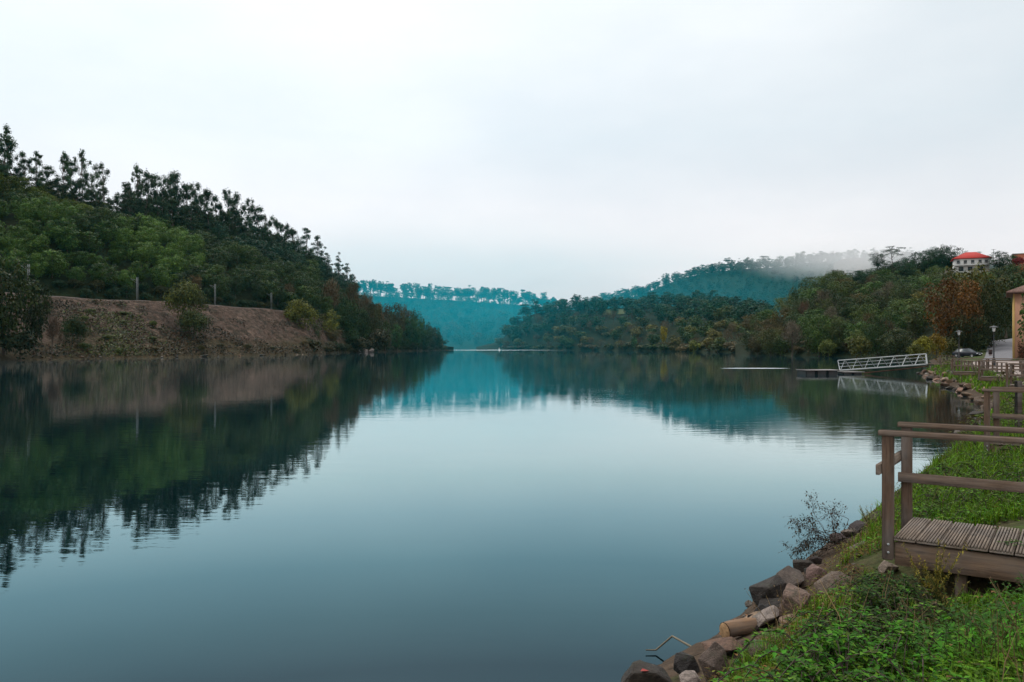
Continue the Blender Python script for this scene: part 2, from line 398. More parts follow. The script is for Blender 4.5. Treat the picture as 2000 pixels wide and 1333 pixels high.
HD = Loft([(px, [(ty - 9, -2.5), (ty, .5 if px < 1840 else 1.4 + max(0, ty - 118) * .063 - .3), Zc(mp, my), Zc(cp, cy), (cy + 60, zat(cp, cy) - 6), (cy + 170, -4)]) for px, ty, my, mp, cy, cp in [
    (1436, 345, 350, 674, 358, 673), (1460, 312, 335, 664, 352, 655), (1500, 285, 322, 652, 350, 636), (1550, 262, 305, 642, 346, 610), (1620, 242, 292, 628, 345, 575), (1700, 225, 280, 618, 345, 553), (1800, 180, 262, 605, 342, 534),
    (1870, 172, 255, 596, 325, 524), (1915, 200, 262, 590, 320, 524), (1960, 228, 268, 600, 315, 526), (2100, 228, 262, 610, 315, 530), (2500, 200, 250, 600, 315, 530), (3400, 190, 240, 600, 300, 540), (5200, 160, 200, 630, 260, 600)]], .8)
LEFT.mesh('wooded_hill', M_hill, -880, 886, 190, 3, None, 46, label='steep wooded hillside behind the railway bank')
LEFT.mesh('railway_embankment', M_earth, -880, 886, 620, 0, 3.0, 60, rough=.75, label='bare earth railway embankment above the water')
HB.mesh('wooded_spur', M_hill, 930, 1800, 90, label='wooded spur across the lake behind the dim ripple line')
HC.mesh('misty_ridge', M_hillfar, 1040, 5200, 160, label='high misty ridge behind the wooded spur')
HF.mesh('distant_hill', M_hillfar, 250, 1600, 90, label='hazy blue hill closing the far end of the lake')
HD.mesh('village_hill', M_hill, 1436, 5200, 260, label='mixed wooded hill below the white house')
HB.mesh('meadow', M_field, 1178, 1240, 16, 2.55, 2.9, 8, .6, 'light green clearing high on the wooded spur')
HC.mesh('clearing', M_terr, 1628, 1700, 16, 2.55, 3.0, 8, 1.2, 'tan clearing under the mist on the high ridge')
HD.mesh('vineyard_terrace', M_terr, 1768, 1862, 20, 2.42, 2.95, 10, .25, 'grey brown vineyard terrace below the white house')

mb = MB(); mb.add([(-2000, -230, -4.5), (2000, -230, -4.5), (2000, 1900, -4.5), (-2000, 1900, -4.5)], [(0, 1, 2, 3)])
tag(mb.build('ground', M_hill), 'lake bed and ground under the water', kind='structure')

# ---- road, path
def strip(name, mat, pts, dz, label):
    V = []; Q = []
    fine = []
    for (x0, y0, w0), (x1, y1, w1) in zip(pts[:-1], pts[1:]):
        for k in range(12): f = k / 12; fine.append((x0 + (x1 - x0) * f, y0 + (y1 - y0) * f, w0 + (w1 - w0) * f))
    fine.append(pts[-1])
    for i, (x, y, w) in enumerate(fine):
        a = fine[max(i - 1, 0)]; b = fine[min(i + 1, len(fine) - 1)]
        d = Vector((b[0] - a[0], b[1] - a[1])).normalized(); nrm = Vector((d.y, -d.x))
        for k in range(9):
            s = (k / 8 - .5) * w; px, py = x + nrm.x * s, y + nrm.y * s
            V.append((px, py, float(near_z(np.array([px]), np.array([py]))[0]) + dz))
    for i in range(len(fine) - 1):
        for k in range(8): Q.append((i * 9 + k, i * 9 + k + 1, i * 9 + k + 10, i * 9 + k + 9))
    mb = MB(); mb.add(V, Q); tag(mb.build(name, mat, smooth=True), label, kind='structure')
PATH = [(-1, -14, 2.6), (4.2, 1, 2.6), (12, 12, 3), (22, 27, 3.5), (33, 48, 5), (41.5, 64, 6), (50, 80, 8), (59, 96, 9)]
strip('path', M_sand, PATH, .030, 'pale gravel path along the bank')
strip('road', M_road, [(59, 93, 9), (68, 108, 7), (84, 135, 6.2), (104, 168, 6), (126, 203, 6), (142, 226, 6), (170, 250, 6)], .055, 'grey road climbing away behind the ochre building')
def onpath(x, y):
    for (ax, ay, aw), (bx, by, bw) in zip(PATH[:-1], PATH[1:]):
        dx, dy = bx - ax, by - ay; t = min(1, max(0, ((x - ax) * dx + (y - ay) * dy) / (dx * dx + dy * dy)))
        if math.hypot(x - ax - dx * t, y - ay - dy * t) < (aw + (bw - aw) * t) / 2 + .1: return True
    return False
# ---- track bed along the top of the embankment
mb = MB()
for i in range(120):
    for side in (0,):
        pass
V = []; 
for i in range(161):
    px = -860 + (1500) * i / 160
    for t, dz in ((2.25, .05), (2.4, .35), (2.7, .35), (2.85, .05)):
        p = LEFT.at(px, t); V.append((p.x, p.y, p.z + dz))
mb.add(V, [(i * 4 + k, i * 4 + k + 1, i * 4 + k + 5, i * 4 + k + 4) for i in range(160) for k in range(3)])
tag(mb.build('track_bed', plain('ballast', (.10, .08, .07), .95, .1, .3, 1.5, .5)), 'grey ballast strip along the top of the embankment', kind='structure')

# ================================================================ WATER
def water_mat():
    m, nt = newmat('lake_water'); o = coords(nt)
    v1 = mapv(nt, o, (.30, 1.0, 1)); n1 = noisetex(nt, v1, 1.5, 3, .5)
    v2 = mapv(nt, o, (.45, 1.3, 1), (0, 0, .15)); n2 = noisetex(nt, v2, 3.6, 3, .5)
    n3 = noisetex(nt, mapv(nt, o, (1, 1, 1)), .10, 3, .5)
    gust = ramp(nt, n3, [(.35, (.35, .35, .35)), (.65, (1, 1, 1))])
    sp = nd(nt, 'ShaderNodeSeparateXYZ'); lk(nt, o, sp.inputs[0])
    def ell(cx, cy, rx, ry, soft=.5):
        a = math_(nt, 'POWER', math_(nt, 'ABSOLUTE', math_(nt, 'DIVIDE', math_(nt, 'SUBTRACT', sp.outputs[0], cx), rx)), 2.0)
        b = math_(nt, 'POWER', math_(nt, 'ABSOLUTE', math_(nt, 'DIVIDE', math_(nt, 'SUBTRACT', sp.outputs[1], cy), ry)), 2.0)
        return math_(nt, 'MULTIPLY', math_(nt, 'SUBTRACT', 1.0, math_(nt, 'ADD', a, b), True), 3.0, True)
    breeze = math_(nt, 'MAXIMUM', ell(34.5, 113, 5.2, 1.6), ell(8, 665, 78, 42))   # wind-ruffled patches
    n4 = noisetex(nt, mapv(nt, o, (1, 1, 1)), 5.5, 2, .5)
    h = math_(nt, 'ADD', math_(nt, 'MULTIPLY', n1, .0042), math_(nt, 'MULTIPLY', n2, .0020))
    h = math_(nt, 'MULTIPLY', h, gust)
    h = math_(nt, 'ADD', h, math_(nt, 'MULTIPLY', math_(nt, 'MULTIPLY', n4, breeze), .075))
    nr = bump(nt, h, 1.0, 1.0)
    # reflectance by the angle of view: near mirror at grazing angles, dark and greenish looking down
    g = nd(nt, 'ShaderNodeNewGeometry'); dt = nd(nt, 'ShaderNodeVectorMath', operation='DOT_PRODUCT'); lk(nt, g.outputs['Incoming'], dt.inputs[0]); lk(nt, g.outputs['True Normal'], dt.inputs[1])
    cs = math_(nt, 'ABSOLUTE', dt.outputs['Value'])
    col = ramp(nt, cs, [(0.0, (1, 1, 1)), (.06, (.87, .92, .92)), (.11, (.68, .775, .77)), (.16, (.42, .56, .57)), (.203, (.275, .41, .44)), (.26, (.145, .25, .28)), (.317, (.092, .158, .178)), (.371, (.060, .092, .108)), (1.0, (.02, .03, .035))])
    gl = nd(nt, 'ShaderNodeBsdfGlossy'); lk(nt, col, gl.inputs['Color']); lk(nt, math_(nt, 'ADD', math_(nt, 'MULTIPLY', gust, .022), math_(nt, 'MULTIPLY', breeze, .25)), gl.inputs['Roughness']); lk(nt, nr, gl.inputs['Normal'])
    df = nd(nt, 'ShaderNodeBsdfDiffuse'); df.inputs['Color'].default_value = (.0008, .0035, .0048, 1)
    ad = nd(nt, 'ShaderNodeAddShader'); lk(nt, gl.outputs[0], ad.inputs[0]); lk(nt, df.outputs[0], ad.inputs[1]); out(nt, ad.outputs[0]); return m
mb = MB(); xs = np.linspace(-1990, 1990, 21); ys = np.linspace(-220, 1890, 21)
V = [(x, y, 0) for y in ys for x in xs]
mb.add(V, [(j * 21 + i, j * 21 + i + 1, j * 21 + i + 22, j * 21 + i + 21) for j in range(20) for i in range(20)])
tag(mb.build('lake_water', water_mat()), 'calm dark lake mirroring the hills and pale sky', kind='structure')

# ================================================================ AIR
def vol_mat(name, col, dens, aniso=0.0):
    m, nt = newmat(name)
    v = nd(nt, 'ShaderNodeVolumePrincipled'); v.inputs['Color'].default_value = (*col, 1)
    v.inputs['Density'].default_value = dens; v.inputs['Anisotropy'].default_value = aniso
    out(nt, None, v.outputs[0]); return m
HAZE = dict(col=(.05, .78, .92), dens=.000025)
mb = MB(); mb.box(-2100, 2100, -260, 1980, -5.5, 158)
tag(mb.build('haze', vol_mat('haze_air', HAZE['col'], HAZE['dens'])), 'thin blue haze filling the valley', kind='stuff')
def cloud(name, c, r, dens, label, col, an):
    """a bank of mist: an ellipsoid whose density thins smoothly to nothing at its edge"""
    import bmesh
    me = bpy.data.meshes.new(name); bm = bmesh.new(); bmesh.ops.create_icosphere(bm, subdivisions=4, radius=1.0); bm.to_mesh(me); bm.free()
    m, nt = newmat(name + '_air'); o = coords(nt)
    ln = nd(nt, 'ShaderNodeVectorMath', operation='LENGTH'); lk(nt, o, ln.inputs[0])
    f = math_(nt, 'SUBTRACT', 1.0, math_(nt, 'POWER', ln.outputs['Value'], 2.0), True)
    f = math_(nt, 'POWER', f, 1.4)
    wob = math_(nt, 'MULTIPLY', math_(nt, 'ADD', noisetex(nt, o, 2.6, 3), .12), 1.6)
    f = math_(nt, 'MULTIPLY', math_(nt, 'MULTIPLY', f, wob), dens)
    v = nd(nt, 'ShaderNodeVolumePrincipled'); v.inputs['Color'].default_value = (*col, 1); v.inputs['Anisotropy'].default_value = an
    lk(nt, f, v.inputs['Density']); out(nt, None, v.outputs[0])
    me.materials.append(m); o = link(name, me, None, c); o.scale = r
    return tag(o, label, kind='stuff')
cloud('mist', (xat(1700, 1010), 1010, zat(505, 1010)), (190, 85, 38), .0115, 'white mist lying over the crest of the high ridge', (1, 1, 1), .4)
cloud('mist', (-95, 1020, 20), (610, 620, 130), .00125, 'teal valley mist in front of the distant hill', (.02, .57, .71), 0.0)

# ================================================================ SKY, LIGHT, CAMERA
SUN_EL, SUN_AZ = math.radians(48), math.radians(-24)      # behind thin cloud, ahead of the camera
def sky():
    w = bpy.data.worlds.new('World'); scene.world = w; w.use_nodes = True; nt = w.node_tree; nt.nodes.clear()
    s = nd(nt, 'ShaderNodeTexSky', sky_type='NISHITA'); s.sun_disc = False; s.sun_elevation = SUN_EL; s.sun_rotation = SUN_AZ
    d = coords(nt, 'Generated')
    sp = nd(nt, 'ShaderNodeSeparateXYZ'); lk(nt, d, sp.inputs[0])
    z = math_(nt, 'MAXIMUM', sp.outputs[2], 0.0)
    g = ramp(nt, z, SKY_STOPS)
    # cloud deck: large soft patches, flattened towards the horizon
    n1 = noisetex(nt, mapv(nt, d, (1.1, 1.1, 2.6), (0, 0, .4), (.3, 1.9, .2)), 1.7, 5, .5)
    n2 = noisetex(nt, mapv(nt, d, (1.2, 1.2, 3.2), (0, 0, .2), (4.3, .7, .5)), 3.6, 6, .55)
    n = math_(nt, 'ADD', math_(nt, 'MULTIPLY', n1, .65), math_(nt, 'MULTIPLY', n2, .35))
    cl = ramp(nt, n, [(.34, (.90, .93, .95)), (.5, (.985, .99, .995)), (.64, (1.07, 1.06, 1.05))])
    c = mixc(nt, 1.0, g, cl, 'MULTIPLY')
    # glow of the veiled sun
    sd = (math.sin(SUN_AZ) * math.cos(SUN_EL), math.cos(SUN_AZ) * math.cos(SUN_EL), math.sin(SUN_EL))
    dp = nd(nt, 'ShaderNodeVectorMath', operation='DOT_PRODUCT'); lk(nt, d, dp.inputs[0]); dp.inputs[1].default_value = sd
    gl = math_(nt, 'POWER', math_(nt, 'MAXIMUM', dp.outputs['Value'], 0.0), 4.0)
    gv = nd(nt, 'ShaderNodeCombineXYZ'); [lk(nt, math_(nt, 'ADD', .82, math_(nt, 'MULTIPLY', gl, .38)), gv.inputs[i]) for i in range(3)]
    c = mixc(nt, 1.0, c, gv.outputs[0], 'MULTIPLY')
    c = mixc(nt, 1.0, c, (10.0, 10.0, 10.0), 'MULTIPLY')
    c = mixc(nt, .06, c, s.outputs[0])
    b = nd(nt, 'ShaderNodeBackground'); b.inputs['Strength'].default_value = .1; lk(nt, c, b.inputs[0])
    o = nd(nt, 'ShaderNodeOutputWorld'); lk(nt, b.outputs[0], o.inputs['Surface'])
    w.cycles.sampling_method = 'MANUAL'; w.cycles.sample_map_resolution = 512
SKY_STOPS = [(0.0, (1.80, 1.27, 1.22)), (.05, (1.50, 1.19, 1.17)), (.10, (1.10, 1.07, 1.09)), (.25, (.925, 1.0, 1.05)), (.42, (1.01, 1.06, 1.09)), (.62, (1.5, 1.5, 1.54)), (1.0, (2.15, 2.13, 2.15))]
sky()
ld = bpy.data.lights.new('sun', 'SUN'); ld.energy = 1.4; ld.angle = math.radians(12); ld.color = (1, .97, .92)
lo = bpy.data.objects.new('sun', ld); COL.objects.link(lo)
sdir = Vector((math.sin(SUN_AZ) * math.cos(SUN_EL), math.cos(SUN_AZ) * math.cos(SUN_EL), math.sin(SUN_EL)))
lo.rotation_euler = (-sdir).to_track_quat('-Z', 'Y').to_euler(); lo.location = (0, 0, 60)
cd = bpy.data.cameras.new('camera'); cam = bpy.data.objects.new('camera', cd); COL.objects.link(cam)
cd.sensor_width = 36; cd.lens = F / 2000 * 36; cd.shift_y = (HOR - 666.5) / 2000; cd.clip_start = .05; cd.clip_end = 8000
cam.location = (0, 0, CAMH); cam.rotation_euler = (math.radians(90), 0, 0); scene.camera = cam
scene.view_settings.view_transform = 'Standard'; scene.view_settings.look = 'None'
scene.view_settings.exposure = 0; scene.view_settings.gamma = 1
cy = scene.cycles
cy.max_bounces = 7; cy.diffuse_bounces = 3; cy.glossy_bounces = 3; cy.transmission_bounces = 3; cy.transparent_max_bounces = 8; cy.volume_bounces = 2
cy.caustics_reflective = False; cy.caustics_refractive = False
cy.use_denoising = True; cy.sample_clamp_indirect = 6
# ================================================================ TREES
def sph(n, g=rng):
    v = g.normal(size=(n, 3)); return v / np.linalg.norm(v, axis=1, keepdims=True)
def lobe_leaves(mb, lobes, n, leaf, aspect=.6, mi=0, inner=.5, g=rng, droop=0.0, tv=.36, soft=False):
    """leaf clumps over a list of (centre, (rx, ry, rz)); each lobe has a shade of its own"""
    w = np.array([(r[0] * r[1] + r[0] * r[2] + r[1] * r[2]) for _, r in lobes]); w = w / w.sum()
    for (c, r), k in zip(lobes, np.maximum(4, (w * n).astype(int))):
        d = sph(k, g); d[:, 2] = np.where((d[:, 2] < -.35) & (g.random(k) < .6), -d[:, 2], d[:, 2])
        rad = g.uniform(inner ** 2, 1.12, k) ** .5
        rad *= 1 + .16 * np.sin(d[:, 0] * 7 + c[0] * 3) * np.cos(d[:, 1] * 6 + c[2] * 2)
        if soft: rad = np.minimum(np.abs(g.normal(size=k)) * .62, g.uniform(.7, 1.15, k))
        C = np.array(c) + d * np.array(r) * rad[:, None]
        N = d + .45 * g.normal(size=(k, 3)); N[:, 2] += .35 - droop
        cards(mb, C, N, leaf * g.uniform(.55, 1.35, k), g.uniform(1 - tv, 1 + tv) * g.uniform(.85, 1.15, k), aspect, mi, g)
def limbs(mb, lobes, h0, h1, r0, g, mi=0, k=6, lean=(0, 0)):
    P = [(lean[0] * t, lean[1] * t, h0 + (h1 - h0) * t) for t in np.linspace(0, 1, 6)]
    P = [(x + g.normal() * .02 * h1, y + g.normal() * .02 * h1, z) if 0 < i < 5 else (x, y, z) for i, (x, y, z) in enumerate(P)]
    mb.tube(P, [r0 * (1 - .75 * t) * (1.25 if t == 0 else 1) for t in np.linspace(0, 1, 6)], 6, mi)
    for c, r in lobes[:k]:
        zz = min(max(h0 + (h1 - h0) * .35, c[2] - .3 * (h1 - h0)), h1 * .9); t = (zz - h0) / (h1 - h0)
        s = Vector((lean[0] * t, lean[1] * t, zz)); e = Vector(c); m = (s + e) / 2 + Vector((0, 0, .06 * h1))
        mb.tube([s, m, e], [r0 * .38, r0 * .25, r0 * .08], 5, mi)

def broadleaf(seed, h=10., w=9., n=2600, leaf=.52, nl=17, low=.22, mat=None):
    g = np.random.default_rng(seed); L = []
    for k in range(nl):
        a = k * 2.39996 + g.uniform(-.4, .4); f = (k + .5) / nl
        zz = low + (1 - low) * (.12 + .76 * f); env = math.sin(math.pi * min(1, .18 + .80 * (1 - f) ** .8)) ** .7
        rr = w * .5 * env * g.uniform(.55, .92); r = w * g.uniform(.13, .25) * (1.1 - .3 * f)
        L.append(((rr * math.cos(a), rr * math.sin(a), h * zz), (r, r, r * g.uniform(.75, 1.0))))
    L.append(((g.normal() * .05 * w, g.normal() * .05 * w, h * .86), (w * .2, w * .2, h * .13)))
    L.append(((0, 0, h * (low + 1) / 2), (w * .26, w * .26, h * (1 - low) * .28)))
    c = MB(); lobe_leaves(c, L, n, leaf, g=g); t = MB(); limbs(t, L[2:], 0, h * .8, h * .022, g)
    return t.mesh('trunk', M_bark), c.mesh('crown', mat or M_leaf)
def pine(seed, h=17., w=7., n=1900, leaf=.5, nl=18, bare=.5, umbrella=False):
    g = np.random.default_rng(seed); L = []; lean = (g.normal() * .04 * h, g.normal() * .04 * h)
    for k in range(nl):
        f = g.random() if k else 1.0; a = k * 2.4 + g.uniform(-.5, .5)
        if umbrella: z = h * g.uniform(.52, .95); rr = w * .5 * g.uniform(.2, .9) * (1.25 - abs(z / h - .7) * 1.6); r = w * g.uniform(.12, .2)
        else: z = h * (bare + (1 - bare) * f * .95); rr = w * .5 * (1 - .62 * f) * g.uniform(.35, .95) * (.55 + .45 * math.sin(min(1, f * 3 + .3) * 1.57)); r = w * g.uniform(.12, .21)
        L.append(((rr * math.cos(a) + lean[0] * z / h, rr * math.sin(a) + lean[1] * z / h, z), (r, r, r * (.42 if umbrella else .62))))
    c = MB(); lobe_leaves(c, L, n, leaf, .4, g=g, inner=.25); t = MB(); limbs(t, L, 0, h * .95, h * .013, g, k=11, lean=lean)
    return t.mesh('trunk', M_bark), c.mesh('crown', M_needle)
def euc(seed, h=22., w=7., n=3600, leaf=.58, style=0):
    g = np.random.default_rng(seed); L = []; lean = (g.normal() * .05 * h, g.normal() * .03 * h)
    if style == 0:      # tall pole, ragged high tuft, broken masses lower down
        z = h * .95
        while z > h * .30:
            f = z / h; a = g.random() * 6.28; off = w * (.05 if f > .9 else g.uniform(.05, .42)) ; r = w * g.uniform(.10, .22)
            if not (.60 < f < .72 and g.random() < .75):
                L.append(((lean[0] * f + off * math.cos(a), off * math.sin(a), z), (r * 1.3, r * 1.1, r * g.uniform(1.1, 1.9))))
            z -= h * g.uniform(.018, .06)
        L += [((lean[0] + g.normal() * .5, g.normal() * .3, h * .9), (w * .23, w * .22, h * .05)), ((lean[0] * .8 + g.normal() * .8, 0, h * .82), (w * .3, w * .25, h * .045))]
    else:               # fuller ragged crown
        for k in range(26):
            a = k * 2.4 + g.uniform(-.8, .8); f = g.random() ** .8; z = h * (.30 + .66 * f); q = w * (.16 + .36 * math.sin(min(1., (1 - f) * 1.25 + .12) * 2.2)) * g.uniform(.15, 1); r = w * g.uniform(.09, .19)
            L.append(((q * math.cos(a) + lean[0] * f, q * math.sin(a), z), (r * 1.35, r * 1.2, r * g.uniform(1.1, 1.9))))
    c = MB(); lobe_leaves(c, L, n, leaf, .45, g=g, droop=.2, soft=True); t = MB(); limbs(t, L, 0, h * .93, h * .0105, g, k=14, lean=lean)
    return t.mesh('trunk', M_euc), c.mesh('crown', M_leaf)
def bush(seed, h=4., w=5., n=1500, leaf=.38, nl=12, mat=None):
    g = np.random.default_rng(seed); L = []
    for k in range(nl): a = k * 2.4 + g.uniform(-.4, .4); rr = w * .5 * math.sqrt((k + .3) / nl) * .72; z = h * (.28 + .47 * (1 - (rr / (w * .5)) ** 2) * g.uniform(.7, 1.15)); r = w * g.uniform(.15, .23); L.append(((rr * math.cos(a), rr * math.sin(a), z), (r, r, r * .85 * h / w * 1.1)))
    L.append(((0, 0, h * .4), (w * .36, w * .36, h * .4)))
    c = MB(); lobe_leaves(c, L, n, leaf, g=g); t = MB(); limbs(t, L[4:], 0, h * .6, h * .03, g, k=5)
    return t.mesh('trunk', M_bark), c.mesh('crown', mat or M_leaf)
def bare(seed, h=9., w=7., n=1100, leaf=1.0):
    """nearly leafless crown: fine upward twigs and a few last leaves"""
    g = np.random.default_rng(seed); t = MB(); L = []
    for k in range(11):
        a = k * 2.4; f = (k + .5) / 11; rr = w * .42 * (1 - f * .6); L.append(((rr * math.cos(a) * g.uniform(.4, 1), rr * math.sin(a) * g.uniform(.4, 1), h * (.45 + .48 * f)), (w * .18, w * .18, h * .13)))
    limbs(t, L, 0, h * .85, h * .018, g, k=11)
    c = MB()
    for ce, r in L:
        k = n // 11; d = sph(k, g); C = np.array(ce) + d * np.array(r) * g.uniform(.2, 1.2, (k, 1))
        dirv = d * .6 + np.array([0, 0, .9]) + .3 * g.normal(size=(k, 3))
        N = np.cross(dirv, g.normal(size=(k, 3)))
        U = dirv / np.linalg.norm(dirv, axis=1, keepdims=True); W = np.cross(U, N / np.linalg.norm(N, axis=1, keepdims=True))
        ln = leaf * g.uniform(.6, 1.5, (k, 1)); wd = .045
        V = np.stack([C - U * ln * .5, C + W * wd, C + U * ln * .5, C - W * wd], 1).reshape(-1, 3)
        c.add(V, np.arange(4 * k).reshape(k, 4), 0, g.uniform(.7, 1.3, k))
    lobe_leaves(c, L, n // 3, .3, g=g, inner=.3)
    return t.mesh('trunk', M_bark), c.mesh('crown', M_twig)
def joined(tc, name, lm=None):
    """trunk and crown as one mesh (for trees only a few pixels tall)"""
    t, c = tc; mb = MB()
    for me, mi in ((t, 0), (c, 1)):
        V = np.empty(len(me.vertices) * 3); me.vertices.foreach_get('co', V)
        tt = np.empty(len(me.polygons)); me.attributes['tint'].data.foreach_get('value', tt)
        by = {}
        for i, p in enumerate(me.polygons): by.setdefault(p.loop_total, []).append((tuple(p.vertices), tt[i]))
        base = mb.n; first = True
        for k, lst in by.items():
            Vx = V.reshape(-1, 3) if first else np.zeros((0, 3))
            if first: mb.add(Vx, [l[0] for l in lst], mi, [l[1] for l in lst]); first = False
            else:
                mb.Fq.append(np.array([l[0] for l in lst]) + base); mb.T.append(np.array([l[1] for l in lst])); mb.M.append(np.full(len(lst), mi, dtype=np.int32))
    return mb.mesh(name, [t.materials[0], c.materials[0]])

PROTO = {
    'broad': [broadleaf(s, n=3600, leaf=.45, nl=13 + s % 7, low=.14 + .02 * (s % 5)) for s in range(100, 110)],
    'oak': [broadleaf(s, 10, 10.5, 4200, .44, 24, .12) for s in range(110, 114)],
    'tall': [broadleaf(s, 13, 7.5, 3200, .44, 21, .10) for s in range(120, 124)],
    'pine': [pine(s) for s in range(130, 135)],
    'fullpine': [broadleaf(s, 15, 9, 3600, .44, 22, .16, M_needle) for s in range(140, 145)],
    'umb': [pine(s, 14, 10, 2000, .45, 20, .6, True) for s in range(150, 152)],
    'euc': [euc(s) for s in range(160, 168)],
    'euc2': [euc(s, 20, 8, 5200, .58, 1) for s in range(170, 177)],
    'bush': [bush(s) for s in range(180, 185)],
    'bigbush': [bush(s, 8, 10, 4600, .40, 22) for s in range(185, 188)],
    'bare': [bare(s) for s in range(190, 194)],
}
SIZE = dict(broad=(10, 10.2), oak=(10, 12), tall=(13.2, 8.6), pine=(17.4, 7.2), fullpine=(15.3, 8.5), high=(17, 9.5), umb=(13.6, 10.5), euc=(22.3, 6), euc2=(20.5, 7.5), bush=(3.9, 5.6), bigbush=(7.6, 11), bare=(9.6, 7.5))
KIND = dict(broad='broadleaf_tree', oak='oak_tree', tall='alder_tree', pine='pine_tree', fullpine='bushy_pine_tree', high='pine_tree', umb='umbrella_pine_tree', euc='eucalyptus_tree', euc2='eucalyptus_tree', bush='shrub', bigbush='shrub', bare='bare_tree')
CATG = dict(broad='tree', oak='tree', tall='tree', pine='pine tree', fullpine='pine tree', high='pine tree', umb='pine tree', euc='eucalyptus tree', euc2='eucalyptus tree', bush='shrub', bigbush='shrub', bare='bare tree')
FARP = {k: [joined(tc, KIND[k]) for tc in lst] for k, lst in dict(
    broad=[broadleaf(s, n=800, leaf=.95, nl=12) for s in range(200, 204)], pine=[pine(s, 17, 9.5, 800, .95, 16, .42) for s in range(210, 218)],
    fullpine=[broadleaf(s, 15, 9, 1000, .9, 16, .14, M_needle) for s in range(220, 226)], high=[broadleaf(s, 17, 9.5, 750, 1.0, 14, .42, M_needle) for s in range(250, 255)],
    bush=[bush(s, 4, 5, 500, .7) for s in range(230, 233)], bare=[bare(s, 9, 7, 500, 1.3) for s in range(240, 242)]).items()}
for lst in FARP.values():
    pass
POPS = {}
def tree(kind, p, h, w, tint, look, pop, label=None, far=False, rz=None, sink=.3):
    """plants one tree; h, w are its real height and width; the label is composed later from where it stands"""
    lst = (FARP if far else PROTO)[kind]; v = rnd.randrange(len(lst)); h0, w0 = SIZE[kind]
    sx = w / w0; sz = h / h0
    if isinstance(tint[0], (tuple, list)): tint = rnd.choice(tint)
    j = rnd.uniform(.85, 1.18); col = (tint[0] * j * 1.2, tint[1] * j * 1.28, tint[2] * j * .85, 1)
    if far:
        r = link(KIND[kind], lst[v], None)
        r.color = col
    else:
        r = link(KIND[kind], None, None); r.empty_display_size = .5
        for nm, me in zip(('trunk', 'crown'), lst[v]):
            c = link(nm, me, r); c.color = col
    r.location = (p[0], p[1], p[2] - sink); r.scale = (sx, sx * rnd.uniform(.9, 1.1), sz)
    r.rotation_euler = (rnd.uniform(-.03, .03), rnd.uniform(-.03, .03), rnd.uniform(0, 6.28) if rz is None else rz)
    r['category'] = CATG[kind]
    if label: r['label'] = label
    else: POPS.setdefault(pop, []).append((r, look, scr((p[0], p[1], p[2] + h * .6))))
    return r
def T(kind, px, base, top, Y, wpx, tint, look, pop, label=None, **kw):
    """a single tree measured in the photograph: column, foot and top rows, distance, width"""
    z0 = zat(base, Y)
    return tree(kind, (xat(px, Y), Y, z0), zat(top, Y) - z0, wpx * Y / F, tint, look, pop, label, **kw)
def scatter(loft, p0, p1, t0, t1, dist, seed, keep=None, tries=4000, taken=None):
    g = random.Random(seed); pts = list(taken or []); n0 = len(pts)
    for _ in range(tries):
        px = g.uniform(p0, p1); t = g.uniform(t0, t1); v = loft.at(px, t)
        d = dist if not callable(dist) else dist(px, t)
        if keep and not keep(px, t, v): continue
        if all((v.x - q[0].x) ** 2 + (v.y - q[0].y) ** 2 > d * d for q in pts): pts.append((v, px, t))
    return pts[n0:]

# colours of living foliage
MID = (.042, .080, .017); FRESH = (.066, .118, .029); DARK = (.018, .036, .011); DEEP = (.012, .026, .014); PINE = (.009, .034, .022); EUC = (.026, .050, .034)
OLIVE = (.066, .072, .018); BROWN = (.070, .046, .028); GREY = (.095, .078, .072); RUST = (.150, .058, .014); YEL = (.42, .24, .02); YG = (.12, .13, .022); MOSS = (.045, .060, .018); RUSSET = (.060, .034, .022)

# ---- left hill: eucalyptus and pine crest
crest = [(-70, 250, 0), (-28, 258, 1), (4, 262, 1), (21, 246, 0), (44, 295, 1), (72, 292, 0), (97, 322, 1), (124, 291, 0), (141, 312, 1), (161, 288, 0), (180, 330, 1), (205, 316, 0), (232, 380, 1),
         (268, 318, 0), (291, 331, 1), (310, 340, 1), (328, 336, 1), (346, 335, 1), (364, 356, 1), (384, 352, 1), (399, 364, 1), (421, 380, 1), (446, 366, 1), (464, 376, 1), (488, 385, 1), (506, 400, 1), (522, 412, 1), (541, 428, 1), (557, 430, 1), (572, 446, 1)]
for px, top, st in crest:
    v = LEFT.at(px, 5 - rnd.uniform(.05, .35)); Y = v.y
    tree('euc2' if st else 'euc', v, zat(top, Y) - v.z, rnd.uniform(6.8, 9.2) if st else rnd.uniform(5.2, 6.4), EUC if px < 300 else (.020, .042, .032), 'full ragged eucalyptus' if st else 'tall thin eucalyptus', 'left crest')
for px, top in [(256, 350), (283, 372), (315, 380), (340, 385), (372, 395), (408, 402), (436, 408), (455, 412), (480, 420), (515, 440), (532, 446), (150, 345), (110, 345), (190, 362)]:
    v = LEFT.at(px, 4.55); tree('euc2', v, zat(top, v.y) - v.z, rnd.uniform(6.5, 8.5), (.018, .036, .026), 'lower dark eucalyptus', 'left crest')
for px, top in [(584, 456), (599, 443), (618, 458), (629, 480), (641, 493), (660, 490), (679, 513)]:
    v = LEFT.at(px, 5 - rnd.uniform(0, .3)); tree('pine' if px > 590 else 'fullpine', v, zat(top, v.y) - v.z, rnd.uniform(7, 9), (.014, .038, .030), 'dark open crowned pine', 'left crest')
